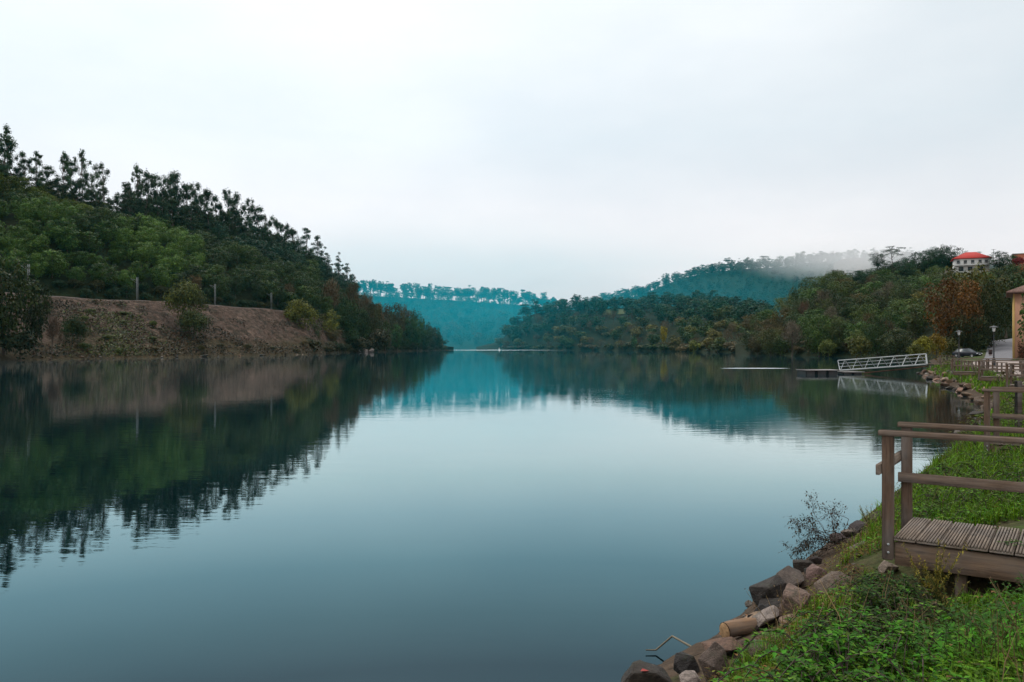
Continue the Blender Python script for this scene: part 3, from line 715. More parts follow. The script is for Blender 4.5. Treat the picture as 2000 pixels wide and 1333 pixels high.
for v, px, t in scatter(LEFT, -80, 690, 4.72, 5.35, 4.6, 17, tries=2600, keep=lambda p, t, v: (p > 238 or t > 5.0) and not (208 < p < 246)):
    f = 1 if px > 238 else .62
    if px > 560 and rnd.random() < .6: tree('fullpine', v, rnd.uniform(9, 13), rnd.uniform(7, 9), (.016, .038, .026), 'dark bushy crest pine', 'left crest')
    else: tree('euc2', v, rnd.uniform(11, 17) * f, rnd.uniform(6.5, 9), rnd.choice([(.018, .038, .026), (.024, .046, .028)]), 'lower dark eucalyptus', 'left crest')
# ---- left hill: canopy
def left_dist(px, t): return 5.5 if px < 400 else 6.6
pts = scatter(LEFT, -90, 690, 3.12, 4.82, left_dist, 5, tries=14000)
for v, px, t in pts:
    f = noise.noise(Vector((v.x * .045, v.z * .06, 2)))
    u = noise.noise(Vector((v.x * .09, v.z * .09, 7)))
    if px < 385 and not (px > 330 and t < 3.35):
        if px > 235 and t < 4.25: tint, lk_ = (FRESH, 'fresh green round tree') if f > -.25 else (MID, 'mid green round tree')
        elif t > 4.3 and px < 240: tint, lk_ = ((.058, .078, .016), 'yellowish green tree')
        else: tint, lk_ = (MID, 'mid green round tree') if f > -.1 else ((.028, .060, .014), 'deep green round tree')
        if u > .33: tint, lk_ = DARK, 'dark green tree'
        q = rnd.uniform(.72, 1.22); tree('broad', v, rnd.uniform(7.8, 9.6) * q ** .7, 9.0 * q, tint, lk_, 'left slope', sink=1.2)
    else:
        r = rnd.random()
        if t > 4.1 and r < .45: tree('fullpine', v, rnd.uniform(11, 17), rnd.uniform(8, 11), (.012, .034, .024), 'dark bushy pine', 'left slope')
        elif r < .16: tree('bare', v, rnd.uniform(8, 10), rnd.uniform(7, 9), BROWN, 'brown half bare tree', 'left slope')
        elif r < .5: tree('oak', v, rnd.uniform(9, 13), rnd.uniform(10, 14.5), (.024, .044, .015), 'dark green oak', 'left slope', sink=.8)
        elif r < .75: tree('broad', v, rnd.uniform(9, 13), rnd.uniform(9.5, 13), (.034, .056, .018), 'dull green tree', 'left slope', sink=.8)
        else: tree('tall', v, rnd.uniform(9, 12), rnd.uniform(7, 8.5), (.022, .040, .022), 'dark upright tree', 'left slope')
# dark shrubs along the back of the track
for v, px, t in scatter(LEFT, -90, 640, 2.98, 3.16, 4.6, 9, tries=1600):
    tree('bush', v, rnd.uniform(3.0, 5.0), rnd.uniform(5, 7), DEEP if rnd.random() < .75 else (.03, .03, .016), 'low dark shrub', 'left track', sink=.2)
# ---- left shore: single trees and shrubs measured one by one
LS = 'left shore'
T('oak', 8, 698, 498, 176, 150, (.013, .021, .006), '', LS, 'huge dark oak at the water beside the bare earth bank, filling the photo edge')
T('broad', 66, 694, 540, 184, 70, (.014, .022, .010), '', LS, 'dark narrow tree overlapping the huge oak at the start of the earth bank')
T('oak', -70, 700, 520, 170, 150, (.018, .028, .011), '', LS, 'dark shore oak mostly hidden behind the huge edge oak')
T('bush', 40, 703, 640, 174, 90, (.010, .016, .008), '', LS, 'black looking shrub at the waterline under the huge oak')
T('bare', 102, 690, 615, 188, 44, (.07, .04, .035), '', LS, 'reddish half bare bush beside the narrow dark tree on the bank')
T('bigbush', 141, 690, 612, 203, 62, (.018, .030, .011), '', LS, 'dark rounded bush alone low on the earth bank')
T('bigbush', 360, 645, 541, 252, 92, (.056, .062, .017), '', LS, 'big olive bush standing on the lip of the earth bank')
T('bigbush', 380, 668, 600, 246, 80, (.030, .038, .012), '', LS, 'dark bush directly below the big olive bush')
T('bigbush', 585, 664, 582, 330, 84, (.078, .078, .016), '', LS, 'rounded olive yellow bush where the earth bank ends')
T('bush', 562, 606, 563, 352, 48, (.020, .040, .012), '', LS, 'dark green bush behind the rounded olive yellow bush')
T('tall', 601, 612, 556, 385, 28, YEL, '', LS, 'bright yellow orange tree above the olive bush')
T('bare', 645, 640, 540, 405, 66, (.085, .055, .042), '', LS, 'brown bare tree just past the bright yellow tree')
T('tall', 647, 691, 598, 372, 44, (.105, .105, .024), '', LS, 'pale yellow green tree at the waterline past the earth bank')
T('tall', 612, 684, 618, 345, 40, (.030, .036, .014), '', LS, 'dark tree between olive bush and pale yellow green tree')
T('bush', 600, 694, 655, 318, 70, (.028, .024, .012), '', LS, 'dark low shrub at the foot of the olive bush')
for px, base, top, Y, w, kd, c, lb in [
    (672, 684, 578, 410, 62, 'oak', DARK, 'dark oak behind the brown bare tree'), (690, 640, 545, 450, 44, 'bare', BROWN, 'grey brown twiggy tree on the headland shoulder'),
    (706, 688, 600, 425, 44, 'broad', (.020, .036, .014), 'dark green shore tree below the headland shoulder'), (716, 650, 566, 470, 40, 'bare', (.08, .056, .045), 'second grey brown twiggy tree further out on the headland'),
    (727, 686, 588, 445, 46, 'oak', (.034, .034, .018), 'brownish green oak halfway along the headland'), (744, 686, 590, 470, 46, 'broad', RUSSET, 'russet brown tree halfway along the headland'),
    (752, 688, 622, 455, 34, 'tall', (.030, .050, .016), 'green tree in front of the russet tree'), (772, 687, 588, 505, 44, 'oak', (.050, .040, .022), 'brownish crowned tree on the headland top'),
    (775, 688, 628, 480, 30, 'tall', (.036, .075, .026), 'fresh green narrow tree on the headland shore'), (790, 686, 592, 530, 42, 'bare', (.075, .048, .040), 'reddish brown bare crown near the headland end'),
    (798, 688, 618, 520, 40, 'broad', (.020, .044, .016), 'deep green tree near the headland end'), (806, 687, 602, 545, 42, 'oak', (.028, .036, .016), 'dull oak just before the headland end'),
    (815, 687, 622, 535, 36, 'broad', (.028, .060, .020), 'livelier green tree just before the headland end'), (830, 687, 626, 560, 36, 'oak', (.020, .034, .014), 'dark oak close to the headland tip'),
    (841, 686, 634, 580, 30, 'tall', (.036, .034, .018), 'brownish tree close to the headland tip'), (850, 686, 640, 590, 32, 'broad', (.018, .036, .014), 'rounded dark tree at the headland tip'),
    (858, 687, 652, 600, 20, 'bush', (.016, .028, .013), 'low dark bush ending the headland over the water'), (738, 691, 640, 430, 60, 'bush', (.030, .026, .016), 'brown shrub by the rocky shore of the headland'),
    (700, 692, 655, 405, 60, 'bush', (.026, .024, .013), 'brown shrub beside the pale yellow green tree')]:
    T(kd, px, base, top, Y, w, c, '', LS, lb)
for v, px, t in scatter(LEFT, 650, 866, 1.15, 4.7, 8, 21, tries=3500, keep=lambda p, t, v: t < 5 - max(0, (p - 800) / 60)):
    tree(rnd.choice(['oak', 'broad', 'fullpine', 'tall']), v, rnd.uniform(7, 9.5) * (1 if px < 800 else .7), rnd.uniform(8, 10), [DARK, (.024, .040, .018), BROWN, (.03, .05, .02), DEEP], 'dark mixed headland tree', 'headland')
# weeds on the earth bank: a loose cover nobody could count, and the few shrubs that stand out of it
def scrub_cover():
    g = np.random.default_rng(77); mb = MB(); C = []; K = []
    for _ in range(26000):
        px = g.uniform(60, 690); t = g.uniform(1.0, 1.97); v = LEFT.at(px, t)
        d = noise.noise(Vector((v.x * .06, v.y * .06, v.z * .10))) + .5 * noise.noise(Vector((v.x * .2, v.y * .2, v.z * .3)))
        lush = math.exp(-((px - 225) / 75) ** 2) * (1 if t < 1.72 else .2)
        if d + .66 * lush + (.7 if t < 1.16 else 0) - (.25 if t > 1.7 else 0) > .16:
            C.append((v.x, v.y, v.z + g.uniform(.05, .55))); K.append(0 if g.random() < lush * .85 else (1 if g.random() < .72 else 2))
    C = np.array(C); K = np.array(K)
    for k in range(3):
        c = C[K == k]; N = g.normal(size=(len(c), 3)) * .6 + np.array([0, -.5, .8]); cards(mb, c, N, g.uniform(.28, .85, len(c)), g.uniform(.4, 1.3, len(c)), .6, k, g)
    tag(mb.build('scrub', [leaf_mat('bank_weeds', (.09, .08, .02), .3, False, (.048, .060, .014), .1), leaf_mat('dry_weeds', (.09, .05, .03), .4, False, (.058, .040, .022), .1), leaf_mat('dark_weeds', (.03, .03, .02), .3, False, (.020, .022, .010), .1)]), 'low green and rusty scrub spread over the earth bank', kind='stuff')
scrub_cover()
for v, px, t in scatter(LEFT, 150, 640, 1.03, 1.72, 8.5, 33, tries=500, keep=lambda p, t, v: (150 < p < 300) or t < 1.2):
    tree('bush', v, rnd.uniform(1.2, 2.4), rnd.uniform(2.5, 4.2), rnd.choice([(.046, .056, .014), (.034, .044, .012)]) if px < 300 else rnd.choice([(.062, .042, .022), (.04, .034, .016)]), 'low green scrub bush' if px < 300 else 'low rusty scrub bush', 'bank scrub', sink=.2)

# ---- right hill below the white house
HDk = lambda px, t, v: not (1772 < px < 1858 and 2.38 < t < 2.97) and not (1850 < px < 1938 and t > 2.72) and shore_d(np.array([v.x]), np.array([v.y]))[0] > -400
pts = scatter(HD, 1462, 2080, 1.08, 3.0, 8.7, 41, keep=lambda px, t, v: HDk(px, t, v) and not (px > 1850 and t < 1.35) and not (px > 1836 and t > 2.15), tries=5000)
for v, px, t in pts:
    r = rnd.random(); f = noise.noise(Vector((v.x * .04, v.z * .07, 5)))
    if t > 2.72 and px > 1640: tree('fullpine', v, rnd.uniform(7.5, 10.5), rnd.uniform(8.5, 11), (.016, .040, .026), 'dark skyline pine', 'right slope')
    elif r < .10: tree('bare', v, rnd.uniform(8, 10.5), rnd.uniform(7, 9), rnd.choice([GREY, BROWN]), 'grey brown leafless tree', 'right slope')
    elif r < .20: tree('oak', v, rnd.uniform(9, 11), rnd.uniform(10, 14), (.062, .046, .020), 'brownish autumn oak', 'right slope', sink=.8)
    elif r < .52: tree('oak', v, rnd.uniform(9, 12), rnd.uniform(10, 14.5), (.046, .064, .018) if f > 0 else (.030, .042, .016), 'olive green oak' if f > 0 else 'dark olive oak', 'right slope', sink=.8)
    elif r < .78: tree('broad', v, rnd.uniform(9, 12), rnd.uniform(10, 13.5), (.040, .074, .020) if f > -.1 else (.026, .042, .018), 'green round crowned tree' if f > -.1 else 'dusky green tree', 'right slope', sink=.8)
    else: tree('tall', v, rnd.uniform(9, 12), rnd.uniform(7, 9), rnd.choice([(.034, .056, .024), (.05, .054, .02)]), 'upright mixed green tree', 'right slope')
for v, px, t in scatter(HD, 1600, 1850, 2.72, 3.12, 5.5, 44, tries=900, keep=lambda px, t, v: not (1766 < px < 1862 and t < 2.97)):
    tree(rnd.choice(['fullpine', 'oak']), v, rnd.uniform(5, 8.5), rnd.uniform(7, 9.5), rnd.choice([(.016, .040, .024), (.024, .042, .018), (.04, .04, .02)]), 'dark skyline tree', 'right slope', sink=1.0)
RS = 'right shore'
for px, base, top, Y, w, kd, c, lb in [
    (1728, 545, 506, 336, 34, 'fullpine', (.014, .036, .022), 'low dark pine just before the lone umbrella pine'),
    (1758, 545, 506, 336, 34, 'fullpine', (.014, .036, .022), 'low dark pine just after the lone umbrella pine'),
    (1772, 545, 500, 336, 34, 'fullpine', (.014, .036, .022), 'second low dark pine after the lone umbrella pine'),
    (1742, 522, 480, 335, 40, 'umb', (.014, .036, .024), 'umbrella pine standing alone on the skyline ridge'), (1714, 530, 492, 338, 30, 'fullpine', (.014, .036, .024), 'small dark pine beside the lone umbrella pine'),
    (1786, 548, 489, 335, 36, 'fullpine', (.014, .038, .026), 'round dark pine right after the lone umbrella pine'), (1813, 548, 488, 330, 36, 'fullpine', (.016, .04, .026), 'broad dark pine midway between umbrella pine and white house'),
    (1828, 548, 478, 330, 24, 'fullpine', (.014, .036, .024), 'pointed pine a little before the white house'), (1839, 548, 474, 328, 24, 'fullpine', (.014, .034, .024), 'tallest pointed pine before the white house'),
    (1860, 548, 477, 330, 46, 'fullpine', (.014, .036, .024), 'wide dark pine touching the red roof of the white house'),
    (1953, 535, 488, 292, 44, 'fullpine', (.014, .030, .012), 'dark rounded conifer between white house and brick house'), (1975, 535, 498, 300, 30, 'broad', (.03, .048, .018), 'small green tree beside the brick house'),
    (1989, 525, 499, 288, 24, 'bush', (.16, .012, .022), 'crimson bush in front of the brick house'),
    (1608, 640, 560, 300, 60, 'bare', (.10, .078, .075), 'large pale grey leafless tree in mid slope'), (1572, 640, 585, 290, 32, 'bare', (.10, .05, .045), 'reddish leafless tree in mid slope'),
    (1547, 697, 622, 254, 50, 'bare', (.12, .09, .095), 'grey leafless tree leaning over the water'), (1600, 699, 612, 246, 84, 'oak', (.040, .066, .018), 'large green round tree at the waterline'),
    (1640, 699, 618, 240, 50, 'broad', (.056, .068, .030), 'pale olive tree beside the large green waterline tree'), (1618, 699, 662, 238, 46, 'bush', (.06, .07, .022), 'yellowish bush at the water under the large green tree'),
    (1505, 698, 640, 276, 60, 'oak', (.046, .052, .020), 'olive tree at the spur of the right shore'), (1480, 696, 650, 292, 50, 'oak', (.050, .038, .022), 'brown tree first on the right shore'),
    (1525, 698, 655, 262, 44, 'bush', (.036, .052, .018), 'green bush low at the waterline beside the grey leaning tree'),
    (1672, 702, 640, 220, 44, 'tall', (.070, .085, .028), 'pale yellow green upright tree beyond the floating jetty'), (1680, 703, 655, 200, 60, 'bush', (.062, .062, .018), 'olive shrub on the shore above the floating jetty'),
    (1712, 703, 612, 205, 60, 'oak', (.020, .036, .014), 'dark tree behind the gangway'), (1752, 702, 640, 185, 74, 'broad', (.036, .046, .018), 'dull olive tree behind the middle of the gangway'),
    (1700, 640, 560, 290, 90, 'oak', (.040, .05, .018), 'big rounded olive oak high on the slope'), (1765, 650, 555, 270, 70, 'oak', (.042, .060, .020), 'green oak under the vineyard terrace'),
    (1812, 655, 565, 230, 76, 'broad', (.080, .066, .016), 'yellowing tree beside the rust brown tree'), (1780, 560, 518, 330, 52, 'bush', (.050, .066, .028), 'pale green thicket at the end of the vineyard terrace'),
    (1803, 704, 652, 112, 50, 'bush', (.11, .10, .016), 'yellow green bush above the end of the gangway'), (1828, 702, 648, 122, 50, 'bush', (.15, .095, .015), 'orange yellow bush under the rust brown tree'),
    (1790, 708, 668, 106, 40, 'bush', (.06, .062, .014), 'olive bush hanging over the bank behind the gangway'),
    (1860, 701, 540, 148, 138, 'oak', (.078, .030, .007), 'rust brown autumn tree above the parked car'), (1882, 696, 545, 156, 112, 'oak', (.060, .032, .009), 'taller rust tinted tree behind the rust brown autumn tree'),
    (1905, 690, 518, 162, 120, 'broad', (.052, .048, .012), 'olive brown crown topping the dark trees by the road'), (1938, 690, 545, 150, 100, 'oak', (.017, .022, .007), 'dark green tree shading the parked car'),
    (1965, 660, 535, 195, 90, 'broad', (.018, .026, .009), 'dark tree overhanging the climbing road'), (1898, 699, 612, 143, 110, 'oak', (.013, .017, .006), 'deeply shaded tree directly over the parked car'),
    (1850, 702, 655, 135, 54, 'bush', (.05, .05, .014), 'olive shrub beside the parked car'), (1866, 700, 660, 146, 46, 'bush', (.02, .022, .008), 'dark shrub behind the parked car'),
    (1990, 585, 515, 270, 70, 'broad', (.028, .046, .018), 'green tree below the brick house'), (1945, 590, 522, 285, 60, 'broad', (.036, .046, .016), 'olive tree below the dark rounded conifer'), (1915, 700, 640, 152, 70, 'bush', (.012, .016, .007), 'dark thicket at the foot of the trees by the road')]:
    T(kd, px, base, top, Y, w, c, '', RS, lb, sink=.1)

for v, px, t in scatter(HD, 2080, 2700, 1.08, 3.0, 11.0, 45, tries=900):       # the wood goes on past the edge of the photo
    tree(rnd.choice(['oak', 'broad']), v, rnd.uniform(8, 11), rnd.uniform(9, 12), rnd.choice([(.036, .05, .018), (.026, .042, .016)]), 'green tree beyond the ochre building', 'right slope', sink=.8)
# ---- spur across the lake (B)
keepB = lambda px, t, v: not (1180 < px < 1238 and 2.5 < t < 2.9)
for v, px, t in scatter(HB, 985, 1500, 1.75, 3.0, 11.5, 51, keep=keepB, tries=5000):
    k = rnd.random()
    if k < .66: tree(rnd.choice(['pine', 'fullpine', 'fullpine']), v, rnd.uniform(11, 16), rnd.uniform(9, 12), (.009, .038, .025), 'dark green pine', 'spur', far=True)
    elif k < .9: tree('broad', v, rnd.uniform(9, 12), rnd.uniform(10, 13), rnd.choice([(.016, .044, .026), (.032, .046, .022)]), 'dull round tree', 'spur', far=True)
    else: tree('bare', v, rnd.uniform(9, 12), rnd.uniform(9, 11), BROWN, 'brown bare tree', 'spur', far=True)
for v, px, t in scatter(HB, 985, 1480, 2.93, 3.10, 7.5, 53, tries=900):
    tree(rnd.choice(['fullpine', 'fullpine', 'pine']), v, rnd.uniform(9, 14.5), rnd.uniform(8, 12), PINE, 'skyline pine', 'spur', far=True, sink=1.5)
for v, px, t in scatter(HB, 975, 1490, 1.02, 1.75, 9.5, 52, tries=2500):
    k = rnd.random(); low = t < 1.25
    if k < .22: tree('bare', v, rnd.uniform(7, 10), rnd.uniform(8, 11), rnd.choice([(.10, .07, .055), (.085, .058, .05)]), 'pale brown bare tree', 'spur shore', far=True)
    elif k < .55: tree('broad', v, rnd.uniform(7, 10), rnd.uniform(9, 13), rnd.choice([(.066, .068, .026), (.085, .072, .03), (.05, .064, .026)]), 'olive waterside tree', 'spur shore', far=True)
    elif k < .8: tree('broad', v, rnd.uniform(8, 11), rnd.uniform(9, 12), (.026, .048, .022), 'dark waterside tree', 'spur shore', far=True)
    else: tree('bush', v, rnd.uniform(4, 6), rnd.uniform(7, 10), rnd.choice([(.09, .08, .035), (.06, .055, .025)]), 'pale waterside shrub', 'spur shore', far=True)
for px, base, top, Y, w, kd, c, lb in [(1296, 680, 636, 500, 16, 'broad', (.22, .17, .02), 'yellow tree among brown trees on the spur shore'), (1356, 690, 662, 462, 28, 'bush', (.10, .105, .03), 'pale green bush on a small point of the spur shore'),
                                       (1330, 690, 674, 468, 26, 'bush', (.10, .075, .05), 'tan shrub on the same small point as the pale green bush'), (1238, 682, 655, 545, 16, 'bush', (.05, .10, .06), 'bluish green bush low on the spur shore')]:
    T(kd, px, base, top, Y, w, c, '', 'spur shore', lb, far=True)
# ---- crest of the misty ridge and of the distant hill
for v, px, t in scatter(HC, 1110, 1880, 2.90, 3.16, 9.5, 61, tries=1800, keep=lambda px, t, v: not (1640 < px < 1690 and t < 2.99)):
    tree(rnd.choice(['pine', 'fullpine', 'fullpine']), v, rnd.uniform(12, 20), rnd.uniform(10, 15), PINE, 'hazy ridge pine', 'ridge', far=True, sink=1.5)
for v, px, t in scatter(HF, 640, 1082, 2.86, 3.10, 9.0, 62, tries=1700):
    tree(rnd.choice(['pine', 'high', 'high']), v, rnd.uniform(13, 30) if px > 760 else rnd.uniform(15, 31), rnd.uniform(9, 18), PINE, 'hazy blue pine', 'distant', far=True)

# ---- far woods that read as one mass
def wood(name, loft, p0, p1, t0, t1, dist, seed, kinds, hs, tints, label, tries=4500, keep=None):
    mb = MB(); g = np.random.default_rng(seed)
    data = []
    for kd in kinds:
        for me in FARP[kd]:
            V = np.empty(len(me.vertices) * 3); me.vertices.foreach_get('co', V); V = V.reshape(-1, 3)
            data.append((kd, V, [(np.array([tuple(p.vertices) for p in me.polygons if p.material_index == 1 and p.loop_total == 4]))]))
    for v, px, t in scatter(loft, p0, p1, t0, t1, dist, seed, tries=tries, keep=keep):
        kd, V, (Q,) = data[g.integers(len(data))]; h0, w0 = SIZE[kd]; h = g.uniform(*hs); s = h / h0; a = g.uniform(0, 6.28)
        sw = s * g.uniform(1.0, 1.35)
        W = np.stack([(V[:, 0] * math.cos(a) - V[:, 1] * math.sin(a)) * sw + v.x, (V[:, 0] * math.sin(a) + V[:, 1] * math.cos(a)) * sw + v.y, V[:, 2] * s + v.z - 1.5], 1)
        sel = g.random(len(Q)) < .6
        mb.add(W, Q[sel], int(g.integers(len(tints))), g.uniform(.75, 1.25, sel.sum()))
    return tag(mb.build(name, [leaf_mat(f'far_{name}_{i}', (.05, .05, .02), .2, False, c, .1) for i, c in enumerate(tints)]), label, kind='stuff')
wood('distant_woods', HF, 560, 1180, 1.0, 2.96, 13.5, 71, ['broad', 'fullpine'], (11, 17), [(.010, .024, .012), (.034, .058, .022), (.080, .066, .034)], 'hazy blue woodland covering the distant hill')
wood('ridge_woods', HC, 1090, 1960, 1.5, 3.02, 10.5, 72, ['fullpine', 'pine'], (12, 18), [(.010, .024, .014), (.034, .060, .026)], 'teal pine woods on the misty ridge', keep=lambda px, t, v: not (1630 < px < 1698 and t > 2.5), )

# ---- shrubs trailing along the waterlines
for v, px, t in scatter(HD, 1462, 1790, .96, 1.12, 6.0, 81, tries=900):
    tree('bush', v, rnd.uniform(3, 5.5), rnd.uniform(6, 9), rnd.choice([(.034, .046, .016), (.05, .05, .02), (.055, .040, .024), (.022, .034, .012)]), 'waterline shrub', 'right shore', sink=.5)
for v, px, t in scatter(HB, 985, 1480, .97, 1.08, 9.0, 82, tries=900):
    tree('bush', v, rnd.uniform(3.5, 6), rnd.uniform(9, 14), rnd.choice([(.04, .05, .022), (.06, .055, .028), (.065, .048, .034), (.026, .042, .018)]), 'waterline shrub', 'spur shore', far=True, sink=.6)
for v, px, t in scatter(LEFT, 640, 870, .97, 1.1, 6.5, 83, tries=600):
    tree('bush', v, rnd.uniform(2.5, 5), rnd.uniform(6, 9), rnd.choice([(.022, .030, .013), (.034, .028, .017), (.018, .022, .010)]), 'waterline shrub', 'headland', sink=.5)
# ================================================================ BUILT THINGS
M_deckend = plain('end_grain', (.06, .042, .034), .9, .1, .4, 30, .4)
M_galv = plain('painted_steel', (.40, .42, .41), .55, .4, .18, 2.0)
M_galvd = plain('grey_grating', (.20, .20, .19), .7, .3, .2, 4.0)
M_iron = plain('black_iron', (.014, .013, .014), .5, .4, .3, 5.0)
M_glassw = plain('milky_glass', (.62, .63, .62), .25, .5, .05, 5.0)
M_dkwood = wood_mat('dark_wet_timber', (.028, .020, .016), (.075, .056, .045), 0)
M_conc = plain('concrete', (.27, .26, .24), .9, .2, .25, 1.6, .3)

# ---- fishing platforms on posts
M_beam = wood_mat('brown_beam', (.095, .058, .034), (.235, .150, .092), 0)
def platform(label):
    """water end at the origin, deck top at z = 0, running inland along +x"""
    t = thing('fishing_platform', label, 'fishing platform', group='wooden fishing platforms along the bank')
    L = 4.6; rr = random.Random(4)
    m = MB(); x = .055
    while x < L - .1:
        w = .19; dz = rr.uniform(-.004, .004); tn = rr.uniform(.85, 1.15)
        m.box(x, x + w, -.045, 1.06, -.038 + dz, -.02 + dz, 0, tn, bev=.003)
        for k in range(7): m.box(x + .006 + k * .0262, x + .006 + k * .0262 + .0155, -.043, 1.058, -.0205 + dz, .001 + dz, 0, tn)
        x += w + .011
    m.build('deck', M_woody, t)
    for y0, y1, nm in ((-.012, .042, 'beam'), (.96, 1.01, 'beam')):
        m = MB(); m.box(.058, L, y0, y1, -.285, -.062, bev=.006); m.build(nm, M_beam, t)
    m = MB(); m.box(.075, .125, .046, .956, -.27, -.064, bev=.005); m.build('end_beam', M_dkwood, t)
    for x in (0.0, 2.3, 4.45):
        for y in (0.0, 1.03):
            m = MB(); m.box(x - .05, x + .05, y - .056 if y == 0 else y - .045, y + .04 if y == 0 else y + .052, -.235 if y == 0 else -.3, .978, bev=.006)
            p = m.build('post', M_woodz, t)
    for y in (0.0, 1.03):
        m = MB(); m.box(-.085, L, y - .066, y + .062, .980, 1.033, bev=.007); m.build('top_rail', M_woodx, t)
    m = MB(); m.box(-.075, L, .945, .982, .385, .49, bev=.005); m.build('middle_rail', M_woodx, t)
    m = MB(); m.box(-.092, -.053, -.13, 1.17, .60, .705, bev=.006); m.build('end_rail', M_woody, t)
    for x in (.62, 2.9):
        for y in (.10, .90):
            m = MB(); m.box(x - .05, x + .05, y - .05, y + .05, -1.6, -.064, bev=.006); m.build('support_post', M_woodz, t)
    for x, z in ((0.0, -.16), (0.0, -.08)):
        b = MB(); b.lathe([(.0, .012), (.008, .012), (.012, .004), (.012, 0)], 8); bo = b.build('bolt', M_galv, t, (x + .01, -.056, z)); bo.rotation_euler = (math.radians(90), 0, 0)
    return t
pf = platform('large weathered wooden platform with grooved deck and handrails, nearest of all the platforms')
spots = [((3.715, 7.86, 1.24), -35.5, None), ((9.28, 15.55, 1.24), -40, 'second wooden platform, half hidden behind the rails of the large near one'), ((24.0, 38.6, 1.24), -41, 'third wooden platform with two tall end posts beyond the rock covered bank'),
         ((29.5, 50.3, 1.2), -40, 'fourth wooden platform on the grassy bank left of the street lamp'), ((34.3, 62.0, 1.15), -38, 'last small looking wooden platform before the gangway')]
for i, (p, a, lb) in enumerate(spots):
    o = pf if i == 0 else copy_tree(pf)
    o.location = p; o.rotation_euler = (0, 0, math.radians(a))
    if lb: o['label'] = lb
m = MB(); m.box(-.06, .06, -.06, .06, -.9, .95, bev=.006)
tag(m.build('timber_post', M_dkwood, None, (xat(1989, 19.2), 19.2, 1.32)), 'single dark timber post standing behind the second platform', 'post')

# ---- gangway, pontoons, landing
GA, GB = Vector((xat(1640, 90.5), 90.5, .36)), Vector((xat(1811, 86.9), 86.9, 1.14))
def gangway():
    t = thing('gangway', 'white steel truss gangway sloping from the bank down to the floating jetty', 'gangway', GA)
    d = GB - GA; L = Vector((d.x, d.y, 0)).length; t.rotation_euler = (0, -math.atan2(d.z, L), math.atan2(d.y, d.x)); L = d.length; H = 1.14; r = .030
    for y in (0.0, .95):
        m = MB(); tb = lambda a, b, q=r: m.tube([a, b], q, 6)
        tb((0, y, 0), (L, y, 0), .075); tb((-.1, y, H), (L, y, H), .05); tb((0, y, .0), (-.1, y, H)); tb((L, y, 0), (L, y, H), .055)
        for z in (.42, .78): tb((-.04, y, z), (L, y, z), .02)
        n = 7
        for k in range(n):
            a = L * (k + .06) / n; c = L * (k + .5) / n; e = L * (k + .94) / n
            tb((a, y, .03), (c, y, H)); tb((c, y, H), (e, y, .03))
        m.build('side_truss', M_galv, t)
    m = MB(); m.box(-.2, L + .1, .08, .87, .02, .07); m.build('walkway', M_galvd, t)
    m = MB()
    for k in range(9): m.tube([(L * k / 8, .05, -.05), (L * k / 8, .9, -.05)], .04, 6)
    m.build('cross_members', M_galv, t)
    return t
gangway()
M_float = plain('pontoon_plastic', (.020, .017, .016), .6, .3, .4, 2.0)
for (x0, x1, y0, y1, z1, lb) in ((xat(1571, 88), xat(1641, 88), 88.0, 90.6, .50, 'dark floating pontoon with pale deck at the outer end of the jetty'), (xat(1643, 89), xat(1688, 89), 88.9, 91.6, .27, 'lower dark floating pontoon under the foot of the gangway')):
    t = thing('pontoon', lb, 'pontoon', ((x0 + x1) / 2, (y0 + y1) / 2, 0), math.radians(3), 'floating jetty pontoons'); w = (x1 - x0) / 2; dd = (y1 - y0) / 2
    m = MB(); m.box(-w, w, -dd, dd, z1 - .07, z1, bev=.02); m.build('deck', plain('grey_boards', (.27, .25, .235), .8, .2, .25, 3.0, stretch=(8, 1, 1)), t)
    n = max(2, int(w * 2 / 1.15))
    for k in range(n): a = -w + .1 + k * (2 * w - .2) / n; m = MB(); m.box(a, a + (2 * w - .2) / n - .18, -dd + .06, dd - .06, -.32, z1 - .075, bev=.07); m.build('float', M_float, t)
m = MB(); m.tube([(xat(1688, 89.5), 89.5, .12), (xat(1752, 88.5), 88.3, .52), (xat(1812, 87), 86.8, .95)], .07, 6)
tag(m.build('mooring_beam', plain('rusty_beam', (.12, .062, .038), .8, .2, .3, 2.0)), 'rusty brown beam running under the gangway to the shore', 'beam')
t = thing('landing', 'small timber landing where the gangway meets the bank', 'landing', (xat(1826, 87), 86.6, .95), math.radians(-20))
m = MB(); m.box(-.9, 1.6, -.8, .9, .20, .30, bev=.01); m.build('deck', M_woodx, t)
for x in (-.7, 1.4): m = MB(); m.box(x - .06, x + .06, -.7, -.58, -1.4, .195); m.build('support_post', M_woodz, t)
for x, y in ((.2, -.72), (1.5, -.72)): m = MB(); m.box(x - .05, x + .05, y - .05, y + .05, .305, 1.1); m.build('post', M_woodz, t)
m = MB(); m.box(.0, 1.75, -.78, -.66, 1.105, 1.16); m.build('top_rail', M_woodx, t)

# ---- low fences at the edge of the path
def low_fence(label, a, b, n, h=.62):
    a, b = Vector(a), Vector(b); d = b - a; L = d.length
    t = thing('bollard_fence', label, 'fence', (a.x, a.y, 1.33), math.atan2(d.y, d.x), 'low fences along the path')
    for k in range(n): x = L * k / (n - 1); m = MB(); m.box(x - .05, x + .05, -.05, .05, -.2, h - .055, bev=.01); m.build('post', M_woodz, t)
    m = MB(); m.box(-.1, L + .1, -.05, .05, h - .05, h, bev=.01); m.build('top_rail', M_woodx, t)
low_fence('low close set timber fence along the path in front of the street lamp', (38.9, 70.5), (35.4, 57.0), 15)
low_fence('short low timber fence at the photo edge below the ochre building', (32.3, 51.3), (36.8, 53.5), 6)

